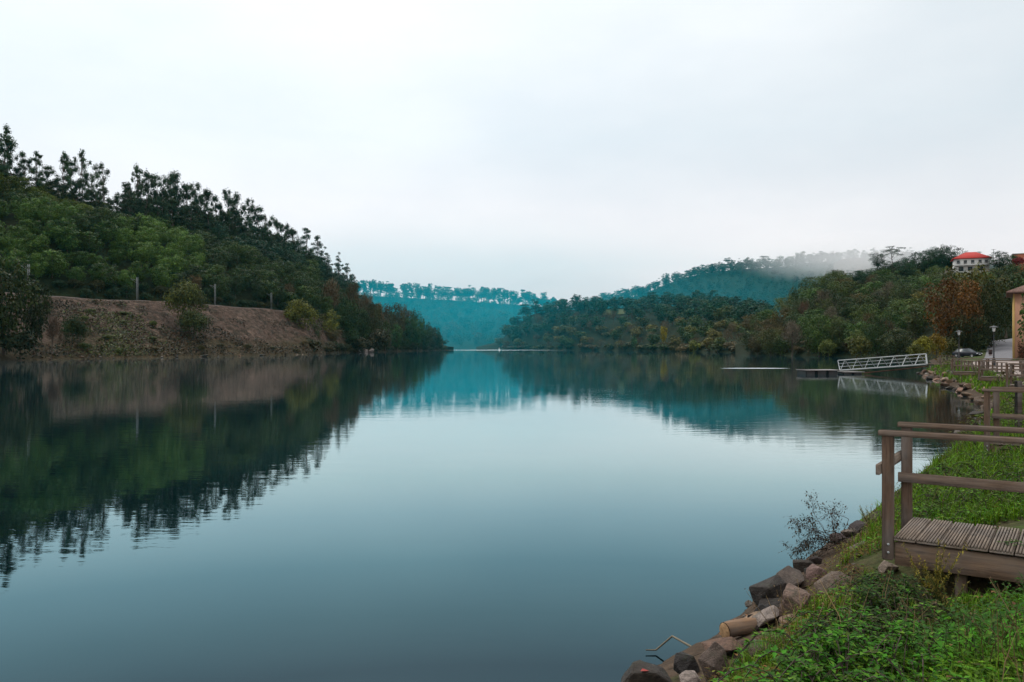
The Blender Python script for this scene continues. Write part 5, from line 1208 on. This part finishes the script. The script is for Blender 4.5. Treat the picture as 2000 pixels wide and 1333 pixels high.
# ---------------------------------------------------------------- ground cover on the near slope
def under_deck(x, y):
    p = Vector((x - 3.715, y - 7.86)); a = math.radians(-35.5); u = p.x * math.cos(a) + p.y * math.sin(a); w = -p.x * math.sin(a) + p.y * math.cos(a)
    return u > -.1 and -.08 < w < 1.12
def inpx(x, y, h=0): return scr((x, y, ground_at(x, y) + h))
def below(x, y, h):
    """keeps the tops of plants in front of the near platform under its beam and out of the dark hollow"""
    px, py = inpx(x, y, h); lim = np.interp(px, [1500, 1690, 1760, 1800, 1840, 1900, 1960, 2010, 2100], [1090, 1105, 1125, 1215, 1190, 1150, 1128, 1105, 1100])
    return py > lim
def cover(name, mats, n, region, hgt, size, asp, label, seed, up=.55, far=34, near=3.6):
    g = np.random.default_rng(seed); rr = random.Random(seed); R_ = []
    tries = 0
    while len(R_) < n and tries < n * 8:
        tries += 1
        Yy = near * math.exp(rr.random() * math.log(far / near)); px = rr.uniform(1330, 2260); x = xat(px, Yy)
        if onpath(x, Yy) or not planted(x, Yy): continue
        d = sd(x, Yy)
        if d < .3: continue
        w = region(px, x, Yy, d)
        if w <= 0 or rr.random() > w: continue
        cl = noise.noise(Vector((x * 2.2, Yy * 2.2, seed)))
        h = hgt * max(.15, .55 + .9 * cl) * rr.uniform(.15, 1.0)
        if under_deck(x, Yy): h *= .4
        if Yy < 9 and not below(x, Yy, h): continue
        a = rr.uniform(0, 6.28); k = noise.noise(Vector((x * .9 + 9, Yy * .9, seed))) * 1.3 + rr.uniform(-.3, .3); q = 1 if Yy < 15 else (Yy / 15) ** .7
        R_.append((x, Yy, ground_at(x, Yy) + h * q, math.cos(a), math.sin(a), up * rr.uniform(-.4, 1.0), size * q * rr.uniform(.55, 1.4), 0 if k < -.12 else (1 if k < .25 else 2), rr.uniform(.7, 1.3) * (1 + .4 * cl)))
    A = np.array(R_); mb = MB()
    for k in range(3):
        q = A[A[:, 7] == k]
        if len(q): leaves(mb, q[:, :3], q[:, 3:6], np.tile([.02, .01, 1.], (len(q), 1)), q[:, 6], q[:, 6] * asp, q[:, 8], k)
    return tag(mb.build(name, mats), label, kind='stuff')
H_ = lambda nm, c, s=(.16, .12, .02), a=.3: leaf_mat(nm, s, a, False, c, .3, .5)
edge = lambda x, y: math.exp(-((rl(x, y) - .12) / .42) ** 2)
def reg_herb(px, x, y, d): return (.35 if y < 7 and math.exp(-((x - 3.5) / 1.2) ** 2 - ((y - 5.9) / .9) ** 2) > .4 else 1) * (1 - .88 * edge(x, y)) * (.15 if under_deck(x, y) else 1)
def reg_moss(px, x, y, d): return 0 if under_deck(x, y) else edge(x, y) + .5 * max(0, noise.noise(Vector((x * 1.1, y * 1.1, 3))) - .02)
cover('herbs', [H_('fresh_herb', (.050, .178, .006)), H_('mid_herb', (.090, .190, .008)), H_('deep_herb', (.018, .055, .006))], 39000, reg_herb, .20, .055, .52, 'fresh green low herbs covering the near slope', 3)
cover('weeds', [H_('ochre_weed', (.150, .105, .012), (.16, .06, .02), .4), H_('yellow_green_weed', (.110, .130, .012)), H_('rusty_weed', (.110, .050, .014), (.14, .11, .02), .4)], 22000, reg_moss, .13, .034, .4, 'yellow green and rusty weeds along the rocky edge', 4)
def edge_weeds(n):
    g = np.random.default_rng(31); P = np.array([(p.x, p.y) for p in ROCKLINE]); P = np.concatenate([P, SHORE[9:13] + np.array([.7, -.3])]); L = np.linalg.norm(np.diff(P, axis=0), axis=1); cum = np.concatenate([[0], np.cumsum(L)])
    rows = []
    while len(rows) < n:
        u = g.random() ** .85 * cum[-1]; k = min(len(L) - 1, int(np.searchsorted(cum, u)) - 1 if u > 0 else 0); f = (u - cum[k]) / L[k]; x, y = P[k] + (P[k + 1] - P[k]) * f; d = P[k + 1] - P[k]; nx, ny = d[1] / L[k], -d[0] / L[k]
        cl = noise.noise(Vector((x * 1.9, y * 1.9, 12))); o = abs(g.normal()) * .42 - .16 + .25 * cl; x += nx * o; y += ny * o
        if under_deck(x, y): continue
        cl = noise.noise(Vector((x * 3.1, y * 3.1, 2))); h = .02 + .15 * g.random() * max(.15, .6 + cl)
        if not below(x, y, h) and y < 9: continue
        a = g.uniform(0, 6.28); kk = cl * 1.1 + noise.noise(Vector((x * 1.2, y * 1.2, 40))) + g.uniform(-.3, .3)
        rows.append((x, y, ground_at(x, y) + h, math.cos(a), math.sin(a), g.uniform(-.2, .9), g.uniform(.016, .042) * max(1, y / 9), 0 if kk < -.1 else 1 if kk < .3 else 2, g.uniform(.6, 1.4)))
    A = np.array(rows); mb = MB()
    for k in range(3):
        q = A[A[:, 7] == k]; leaves(mb, q[:, :3], q[:, 3:6], np.tile([.02, .01, 1.], (len(q), 1)), q[:, 6], q[:, 6] * .42, q[:, 8], k)
    tag(mb.build('shore_weeds', [H_('ochre_shoreweed', (.135, .092, .014), (.17, .06, .02), .4), H_('yellow_shoreweed', (.105, .118, .014)), H_('rusty_shoreweed', (.085, .040, .014), (.14, .11, .02), .4)]), 'ochre and yellow green weeds creeping between the stones', kind='stuff')
edge_weeds(36000)
# grass blades
def grass(n, seed):
    g = np.random.default_rng(seed); rr = random.Random(seed); B = []; c = 0
    while c < n:
        Yy = 3.6 * math.exp(rr.random() * math.log(95 / 3.6)); px = rr.uniform(1350, 2300); x = xat(px, Yy); d = sd(x, Yy)
        if d < .6 or not planted(x, Yy) or (Yy > 30 and d > 4.2) or onpath(x, Yy): continue
        w = .38 + 1.2 * noise.noise(Vector((x * .9, Yy * .9, 8))) + (.4 if Yy < 4.7 else 0) + (.35 if Yy > 9 else 0) - (.4 if d < 1.3 and Yy < 9 else 0)
        if rr.random() > w: continue
        if under_deck(x, Yy) or (Yy < 9 and not below(x, Yy, .12)): continue
        B.append((x, Yy, ground_at(x, Yy))); c += 1
    B = np.array(B); a = g.uniform(0, 6.28, n); L = g.uniform(.06, .22, n) * np.clip(B[:, 1] / 9, 1.0, 3.2); lean = g.uniform(.1, .8, n)
    D = np.stack([np.cos(a), np.sin(a)], 1); W = np.stack([-D[:, 1], D[:, 0], 0 * a], 1) * (.0032 * np.clip(B[:, 1:2] / 5, 1, 9))
    p1 = B + np.stack([D[:, 0] * L * lean * .25, D[:, 1] * L * lean * .25, L * .6], 1); p2 = B + np.stack([D[:, 0] * L * lean, D[:, 1] * L * lean, L * (1 - .25 * lean)], 1)
    V = np.stack([B - W, B + W, p1 + W * .8, p1 - W * .8, p2 + W * .1, p2 - W * .1], 1).reshape(-1, 3); k = np.arange(n)[:, None] * 6
    Q = np.concatenate([k + [[0, 1, 2, 3]], k + [[3, 2, 4, 5]]], 1).reshape(-1, 4); mb = MB(); mb.add(V, Q, 0, np.repeat(g.uniform(.6, 1.4, n), 2))
    tag(mb.build('grass', H_('grass_blades', (.074, .172, .007), (.22, .16, .03), .35)), 'long green grass growing through the herbs', kind='stuff')
grass(36000, 6)
# brambles: arching stems with dark leaves in the hollow left of the platform post and under the deck
def bramble(seed):
    g = np.random.default_rng(seed); mb = MB()
    for s in range(5):
        a = g.uniform(0, 6.28); L = g.uniform(.45, .85); P = [Vector((math.cos(a) * L * f, math.sin(a) * L * f, .42 * math.sin(math.pi * min(1, f * .9 + .08)))) for f in np.linspace(0, 1, 7)]
        mb.tube(P, .005, 4, 1, cap=False)
        for f in np.linspace(.1, 1, 11):
            i = min(5, int(f * 6)); p = P[i].lerp(P[i + 1], f * 6 - i)
            for q in range(3):
                b = g.uniform(0, 6.28); leaves(mb, np.array([tuple(p)]), np.array([[math.cos(b), math.sin(b), g.uniform(-.1, .6)]]), np.array([[0., 0, 1]]), np.array([g.uniform(.05, .085)]), np.array([g.uniform(.032, .05)]), np.array([g.uniform(.7, 1.3)]), 0)
    return mb.mesh('bramble', [M_herb, M_bark])
BR = [bramble(s) for s in range(5)]
def nettle(seed):
    g = np.random.default_rng(seed); mb = MB(); H = g.uniform(.55, .75); lean = g.normal(size=2) * .07
    P = [Vector((lean[0] * f * f * 2, lean[1] * f * f * 2, H * f)) for f in np.linspace(0, 1, 6)]; mb.tube(P, [.006, .006, .005, .004, .003, .002], 5, 1, cap=False)
    for k in range(9):
        f = .22 + .78 * k / 8.5; i = min(4, int(f * 5)); p = P[i].lerp(P[i + 1], f * 5 - i); a0 = k * 1.57 + g.uniform(-.2, .2); ln = .105 * (1 - .35 * abs(f - .6) / .6) * g.uniform(.85, 1.2) * (.55 if k == 8 else 1)
        for q in (0, math.pi):
            a = a0 + q; leaves(mb, np.array([tuple(p + Vector((math.cos(a), math.sin(a), .25)) * .02)]), np.array([[math.cos(a), math.sin(a), .28 if k > 6 else .05]]), np.array([[0., 0, 1]]), np.array([ln]), np.array([ln * .5]), np.array([g.uniform(.75, 1.25)]), 0, .10, .32)
    return mb.mesh('nettle_plant', [M_herb, M_stem])
M_stem = plain('green_stem', (.05, .08, .02), .7)
NT = [nettle(s) for s in range(6)]
def plant(name, me, x, y, s, col, label, cat, group=None, dz=0.0):
    o = link(name, me, None, (x, y, ground_at(x, y) - .02 + dz)); o.scale = (s, s, s * rnd.uniform(.85, 1.15)); o.rotation_euler = (rnd.uniform(-.12, .12), rnd.uniform(-.12, .12), rnd.uniform(0, 6.28)); j = rnd.uniform(.85, 1.15); o.color = (col[0] * j, col[1] * j, col[2] * j, 1)
    return tag(o, label, cat, group)
def patch(n, p0, p1, y0, y1, mind, fn, keep=None, seed=1):
    r = random.Random(seed); pts = []
    for _ in range(n * 40):
        if len(pts) >= n: break
        Yy = r.uniform(y0, y1); px = r.uniform(p0, p1); x = xat(px, Yy)
        if sd(x, Yy) < .6 or rl(x, Yy) < .5 or onpath(x, Yy) or (keep and not keep(x, Yy)): continue
        if all((x - a) ** 2 + (Yy - b) ** 2 > mind * mind for a, b in pts): pts.append((x, Yy)); fn(x, Yy)
def fit(x, y, full, most):
    """largest scale at which a plant FULL metres tall stays under the sight line of the beam"""
    lim = np.interp(inpx(x, y)[0], [1500, 1690, 1760, 1800, 1840, 1900, 1960, 2010, 2100], [1090, 1105, 1125, 1200, 1180, 1145, 1125, 1105, 1100])
    return min(most, (zat(lim, y) - ground_at(x, y)) / full)
patch(150, 1775, 2150, 4.7, 7.0, .085, lambda x, y: plant('nettle_plant', rnd.choice(NT), x, y, fit(x, y, .78, 1.1) * rnd.uniform(.82, 1.0), (.038, .160, .005), 'bright green nettle in the dense patch under the near platform', 'nettle', 'nettles under the near platform'), lambda x, y: not under_deck(x, y) and fit(x, y, .78, 1.1) > .42, 2)
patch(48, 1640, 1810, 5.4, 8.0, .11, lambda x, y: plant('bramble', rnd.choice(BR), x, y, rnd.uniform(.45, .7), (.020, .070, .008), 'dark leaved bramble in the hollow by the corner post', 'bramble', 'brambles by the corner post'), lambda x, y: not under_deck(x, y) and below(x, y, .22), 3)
patch(64, 1540, 1800, 4.0, 6.2, .13, lambda x, y: plant('bramble', rnd.choice(BR), x, y, rnd.uniform(.45, .75), (.034, .145, .005), 'leafy green bramble on the lower slope', 'bramble', 'brambles on the lower slope'), lambda x, y: below(x, y, .22), 5)
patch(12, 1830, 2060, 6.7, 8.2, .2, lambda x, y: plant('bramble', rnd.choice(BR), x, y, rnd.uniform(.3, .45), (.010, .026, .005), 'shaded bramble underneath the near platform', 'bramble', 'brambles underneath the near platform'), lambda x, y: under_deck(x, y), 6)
patch(60, 1770, 2080, 9.3, 15, .26, lambda x, y: plant('bramble', rnd.choice(BR), x, y, rnd.uniform(.45, .8), rnd.choice([(.045, .14, .008), (.060, .14, .010), (.03, .08, .008)]), 'leafy herb clump on the slope between the two nearest platforms', 'plant', 'herb clumps between the platforms'), None, 7)
patch(40, 1850, 2060, 17, 36, .8, lambda x, y: plant('bramble', rnd.choice(BR), x, y, rnd.uniform(.8, 1.6), rnd.choice([(.055, .105, .010), (.085, .085, .014), (.05, .09, .010)]), 'weedy clump on the bank beyond the second platform', 'plant', 'weedy clumps beyond the second platform'), None, 8)
patch(60, 1790, 2040, 36, 88, 1.4, lambda x, y: plant('bramble', rnd.choice(BR), x, y, rnd.uniform(.9, 1.9), rnd.choice([(.055, .115, .010), (.085, .095, .014), (.045, .085, .010), (.075, .06, .015)]), 'low clump of weeds on the bank below the path fence', 'plant', 'weed clumps below the path fence'), lambda x, y: 1.8 < sd(x, y) < 6, 9)
# ferns
def fern(seed):
    g = np.random.default_rng(seed); mb = MB()
    for k in range(5):
        a = k * 1.26 + g.uniform(-.2, .2); L = g.uniform(.45, .65); d = Vector((math.cos(a), math.sin(a), 0))
        P = [d * (L * f * .9) + Vector((0, 0, .34 * math.sin(math.pi * (.06 + f * .72)))) for f in np.linspace(0, 1, 9)]; mb.tube(P, [.004] * 8 + [.001], 4, 1, cap=False)
        for f in np.linspace(.12, .99, 26):
            i = min(7, int(f * 8)); p = P[i].lerp(P[i + 1], f * 8 - i); w = Vector((-d.y, d.x, 0)); ln = .15 * math.sin(math.pi * min(1, .18 + f * .8)) ** .8 + .01
            for s in (-1, 1):
                v = w * s + d * .35 + Vector((0, 0, -.15)); leaves(mb, np.array([tuple(p)]), np.array([tuple(v)]), np.array([[0., 0, 1]]), np.array([ln]), np.array([.0125]), np.array([g.uniform(.8, 1.2)]), 0, .05, .3)
    return mb.mesh('fern', [M_herb, M_stem])
FN = [fern(s) for s in range(3)]
for i, (px, py, s, lb) in enumerate([(1545, 1300, .62, 'bright green fern arching out over the ochre weeds'), (1612, 1262, .5, 'green fern a little up the slope from the arching one'), (1650, 1318, .55, 'green fern at the bottom of the slope below the two others'), (1590, 1340, .5, 'fern cut by the bottom edge of the photo'), (1700, 1305, .5, 'fern among the leafy brambles on the lower slope')]):
    v = hit(px, py); plant('fern', FN[i % 3], v.x, v.y, s, (.034, .125, .012), lb, 'fern')
# twiggy bush over the water
def twiggy():
    g = np.random.default_rng(8); b = hit(1652, 1066); t = thing('twiggy_bush', 'sparse twiggy bush with small dark leaves leaning over the water', 'bush', b)
    st = MB(); lf = MB()
    def grow(p, d, L, r, dep):
        n = 5; P = [p]
        for k in range(n): d = (d + Vector(g.normal(size=3)) * .16 + Vector((-.02, 0, -.03))).normalized(); P.append(P[-1] + d * L / n)
        st.tube(P, [r * (1 - .5 * k / n) for k in range(n + 1)], 4, 0, cap=False)
        for q in P[2:]:
            if dep >= 1:
                for _ in range(1):
                    v = Vector(g.normal(size=3)); leaves(lf, np.array([tuple(q + v * .015)]), np.array([tuple(v + Vector((0, 0, -.3)))]), np.array([[0., .1, 1]]), np.array([g.uniform(.022, .055)]), np.array([g.uniform(.012, .024)]), np.array([g.uniform(.6, 1.3)]), 0)
        if dep < 3:
            for k in range(4 if dep else 3):
                q = P[g.integers(2, n + 1)]; v = (d + Vector(g.normal(size=3)) * .75).normalized(); grow(q, v, L * g.uniform(.5, .75), r * .55, dep + 1)
    for d in ((-.9, .1, .42), (-.8, -.1, .62), (-.6, .2, .62), (-1, .1, .12), (-.3, .1, .5), (.25, .2, .45), (-.9, 0, .25)):
        grow(Vector((g.normal() * .05, g.normal() * .05, 0)), Vector(d).normalized(), g.uniform(.34, .50), .0065, 0)
    st.build('stems', plain('dark_twigs', (.045, .028, .022), .8), t); lf.build('leaves', leaf_mat('dark_small_leaves', (.10, .03, .02), .4, False, (.030, .030, .016), .2), t)
twiggy()
def feathery(px, py, h, col, label, nm, n=16, k2=12):
    g = np.random.default_rng(int(px)); b = hit(px, py); t = thing(nm, label, 'plant', b); st = MB(); lf = MB()
    for k in range(n):
        a = g.uniform(0, 6.28); d = Vector((math.cos(a) * .35, math.sin(a) * .35, 1)).normalized(); L = h * g.uniform(.6, 1.1); P = [d * L * f + Vector((math.cos(a), math.sin(a), 0)) * (.1 * h * f * f) for f in np.linspace(0, 1, 5)]; st.tube(P, [.0035, .003, .0025, .002, .001], 4, 0, cap=False)
        for f in np.linspace(.35, 1, k2):
            i = min(3, int(f * 4)); q = P[i].lerp(P[i + 1], f * 4 - i)
            for _ in range(3): v = g.normal(size=3); leaves(lf, np.array([tuple(q)]), np.array([v + [0, 0, .8]]), np.array([[.1, 0., 1]]), np.array([g.uniform(.02, .05)]), np.array([.009]), np.array([g.uniform(.7, 1.3)]), 0)
    st.build('stems', M_stem, t); lf.build('flowers', leaf_mat(nm + '_tops', (.2, .18, .04), .3, False, col, .3), t)
feathery(1698, 1032, .28, (.22, .22, .10), 'pale feathery plant alone on the shore edge', 'feathery_plant')
feathery(1822, 1190, .60, (.19, .15, .02), 'yellow flowering plant growing up in front of the platform beam', 'flowering_plant', 14, 16)
feathery(1850, 1205, .38, (.15, .12, .025), 'smaller yellow flowering plant beside the platform support post', 'flowering_plant', 10, 12)
# ivy sprig on the deck and a few white flowers
v = Vector((3.67 + .84 * 1.05 + .54 * .22, 7.85 - .545 * 1.05 + .84 * .22, 1.25)); g = np.random.default_rng(12); m = MB()
for k in range(26): a = g.uniform(0, 6.28); leaves(m, np.array([[v.x + g.normal() * .09, v.y + g.normal() * .04, v.z + abs(g.normal()) * .02]]), np.array([[math.cos(a), math.sin(a), .2]]), np.array([[0., 0, 1]]), np.array([g.uniform(.03, .06)]), np.array([.03]), np.array([1.0]))
tag(m.build('ivy_sprig', H_('ivy_leaf', (.03, .085, .014))), 'green sprig creeping over the edge of the near deck', 'plant')

# small rubble and soil clods between the stones and the weeds
g = random.Random(9); k = 0
while k < 44:
    px = g.uniform(1390, 1740); py = g.uniform(1010, 1333); v = hit(px, py)
    if sd(v.x, v.y) < .02 or rl(v.x, v.y) > .25: continue
    s_ = g.uniform(.05, .13) * (1.7 if k % 5 == 0 else 1); rock((v.x, v.y, v.z + s_ * .15), (s_ * g.uniform(1, 1.8), s_, s_ * g.uniform(.4, .8)), g.choice([TAN, BRN, BRN, GRY, DKR, PINK]), 'small loose stone between the boulders and the ochre weeds', 'small loose stones on the shore', slab=g.random() < .4); k += 1

# dry stalks and litter among the weeds
def stalks(n):
    g = np.random.default_rng(51); mb = MB(); k = 0
    while k < n:
        Yy = 4.2 * math.exp(g.random() * math.log(18 / 4.2)); px = g.uniform(1420, 2080); x = xat(px, Yy)
        if rl(x, Yy) < .15 or under_deck(x, Yy) or noise.noise(Vector((x * .8, Yy * .8, 21))) < -.05: continue
        h = g.uniform(.18, .5)
        if Yy < 9 and not below(x, Yy, h * .8): continue
        z = ground_at(x, Yy); a = g.uniform(0, 6.28); l = g.uniform(.1, .7) * h; p = Vector((x, Yy, z)); mb.tube([p, p + Vector((math.cos(a) * l * .3, math.sin(a) * l * .3, h * .6)), p + Vector((math.cos(a) * l, math.sin(a) * l, h))], [.0032, .0026, .0012], 4, 0, g.uniform(.6, 1.3), cap=False)
        if g.random() < .6:
            m_ = 9; C = np.array([p + Vector((math.cos(a) * l * f, math.sin(a) * l * f, h * f)) for f in g.uniform(.75, 1.03, m_)]) + g.normal(size=(m_, 3)) * .012; cards(mb, C, g.normal(size=(m_, 3)), g.uniform(.008, .022, m_), g.uniform(.6, 1.3, m_), .6, 1, g)
        k += 1
    tag(mb.build('dry_stalks', [leaf_mat('straw', (.20, .14, .07), .4, False, (.17, .115, .055), .1), leaf_mat('seed_heads', (.12, .06, .03), .4, False, (.14, .09, .045), .1)]), 'dry brown stalks and seed heads standing among the green weeds', kind='stuff')
stalks(230)
def litter(n):
    g = np.random.default_rng(52); B = []; D = []
    while len(B) < n:
        Yy = 4.2 * math.exp(g.random() * math.log(16 / 4.2)); px = g.uniform(1400, 2080); x = xat(px, Yy)
        if sd(x, Yy) < .15 or under_deck(x, Yy): continue
        a = g.uniform(0, 6.28); B.append((x, Yy, ground_at(x, Yy) + g.uniform(.01, .16) * (1 if rl(x, Yy) > .2 else .1))); D.append((math.cos(a), math.sin(a), g.uniform(-.3, .5)))
    mb = MB(); leaves(mb, np.array(B), np.array(D), np.tile([0., .1, 1.], (n, 1)), g.uniform(.03, .065, n), g.uniform(.018, .035, n), g.uniform(.6, 1.3, n))
    tag(mb.build('fallen_leaves', leaf_mat('leaf_litter', (.22, .11, .03), .6, False, (.13, .062, .025), .15)), 'brown fallen leaves caught in the weeds of the bank', kind='stuff')
litter(420)
# small white flowers by the brambles
mb_ = 0
for px, py in ((1650, 1221), (1655, 1229), (1678, 1262)):
    v = hit(px, py); m = MB(); g = np.random.default_rng(px); c_ = np.array([(v.x, v.y - .05, v.z + .16)])
    for q in range(5): a = q * 1.2566; leaves(m, c_, np.array([[math.cos(a), -.35, math.sin(a)]]), np.array([[0., -1., .2]]), np.array([.016]), np.array([.012]), np.array([1.0]))
    tag(m.build('white_flower', plain('white_petals', (.6, .6, .56), .6)), {1650: 'tiny white flower above another on the dark brambles', 1655: 'tiny white flower just under the first on the brambles', 1678: 'tiny white flower lower down by the brown stone'}[px], 'flower')

# ================================================================ LABELS OF THE WOODS
# every tree of a wood is told by its look and by where it stands among things one can find in the photo
LAND = {
    'left crest': [('the highest photo edge corner', -20, 300), ('the notch in the crest', 232, 400), ('the four tall thin ridge eucalyptus', 150, 330), ('the first tall tree past the notch', 268, 350), ('the middle of the crest', 400, 400), ('the big lone crest clump', 446, 400), ('the low end of the crest', 560, 450), ('the last open crowned ridge pines', 650, 505)],
    'left slope': [('the huge edge oak', 10, 560), ('the first pale mast', 56, 540), ('the mast under the fresh canopy', 268, 560), ('the fresh green patch', 320, 490), ('the big olive bush', 360, 575), ('the mast past the olive bush', 420, 570), ('the crest notch', 225, 420), ('the yellow tree', 600, 580), ('the crest pines', 620, 500), ('the upper photo edge', 0, 380), ('the mast beside the yellow tree', 530, 585)],
    'left track': [('the first pale mast', 56, 560), ('the mast under the fresh canopy', 268, 575), ('the big olive bush', 360, 585), ('the mast past the olive bush', 420, 585), ('the mast beside the yellow tree', 530, 595), ('the yellow tree', 600, 600)],
    'headland': [('the yellow green waterside tree', 647, 650), ('the brown bare tree', 645, 590), ('the russet tree', 744, 630), ('the pale outcrops', 705, 683), ('the leaning dead trunk', 826, 670), ('the headland tip', 858, 670), ('the last ridge pine', 679, 560)],
    'bank scrub': [('the lone dark bush on the bank', 141, 650), ('the big olive bush', 360, 620), ('the waterline', 260, 690), ('the rounded olive yellow bush', 585, 640), ('the pale stones at the bank end', 590, 688)],
    'right slope': [('the lone umbrella pine', 1742, 510), ('the white house', 1893, 520), ('the pale grey leafless tree', 1608, 600), ('the rust brown tree', 1848, 600), ('the vineyard terrace', 1815, 550), ('the grey tree leaning over water', 1547, 655), ('the large green waterline tree', 1600, 655), ('the gangway', 1725, 690), ('the spur of the right shore', 1475, 665), ('the dark tree behind the gangway', 1712, 650), ('the brick house', 1985, 530)],
    'right shore': [('the grey tree leaning over water', 1547, 690), ('the large green waterline tree', 1600, 692), ('the floating pontoon', 1605, 700), ('the gangway', 1725, 698), ('the spur of the right shore', 1475, 690)],
    'spur': [('the green clearing', 1210, 585), ('the yellow shore tree', 1296, 658), ('the spur tip', 1000, 660), ('the small stony point', 1345, 680), ('the misty ridge gap', 1450, 590), ('the skyline saddle', 1080, 590)],
    'spur shore': [('the yellow shore tree', 1296, 670), ('the spur tip', 990, 680), ('the small stony point', 1345, 685), ('the bluish green bush', 1238, 680), ('the dark cove at the spur end', 1470, 680), ('the middle of the spur shore', 1120, 680)],
    'ridge': [('the green clearing', 1210, 570), ('the bank of mist', 1640, 510), ('the tan clearing', 1660, 515), ('the lone umbrella pine', 1742, 505), ('the middle of the ridge', 1400, 530)],
    'distant': [('the headland shoulder', 700, 570), ('the headland tip', 860, 580), ('the spur tip', 1000, 590), ('the dip in the skyline', 1065, 590), ('the middle of the far skyline', 930, 580)],
}
GRP = {'left crest': 'trees on the crest of the steep hill', 'left slope': 'trees on the steep hill', 'left track': 'dark shrubs along the railway track', 'headland': 'trees of the headland', 'bank scrub': 'scrub bushes on the earth bank', 'right slope': 'trees on the village hill',
       'right shore': 'shrubs along the shore of the village hill', 'spur': 'trees on the spur across the lake', 'spur shore': 'waterside trees of the spur', 'ridge': 'pines on the misty ridge', 'distant': 'pines on the crest of the distant hill'}
ORD = ['', 'second', 'third', 'fourth', 'fifth', 'sixth', 'seventh', 'eighth', 'ninth', 'tenth']
ORD += ['eleventh', 'twelfth', 'thirteenth', 'fourteenth', 'fifteenth', 'sixteenth', 'seventeenth', 'eighteenth', 'nineteenth', 'twentieth']
def bearing(dx, dy):
    if abs(dx) < .45 * abs(dy): return 'above' if dy < 0 else 'below'
    h = 'left of' if dx < 0 else 'right of'
    if abs(dy) < .45 * abs(dx): return h
    return ('up and ' if dy < 0 else 'down and ') + h
for pop, rows in POPS.items():
    slots = {}
    for o, look, (px, py) in rows:
        nm, lx, ly = min(LAND[pop], key=lambda l: (l[1] - px) ** 2 + 2.0 * (l[2] - py) ** 2)
        slots.setdefault((look, bearing(px - lx, py - ly), nm), []).append(((px - lx) ** 2 + (py - ly) ** 2, o))
        o['group'] = GRP[pop]
    for (look, br, nm), lst in slots.items():
        lst.sort(key=lambda q: q[0])
        for i, (_, o) in enumerate(lst):
            if len(lst) == 1: o['label'] = f'{look} {br} {nm}'
            elif i < len(ORD): o['label'] = f"{ORD[i] or 'nearest'} {look} {br} {nm}"
            else: o['label'] = f'{look} well {br} {nm}'
if 'edge' in POPS: pass
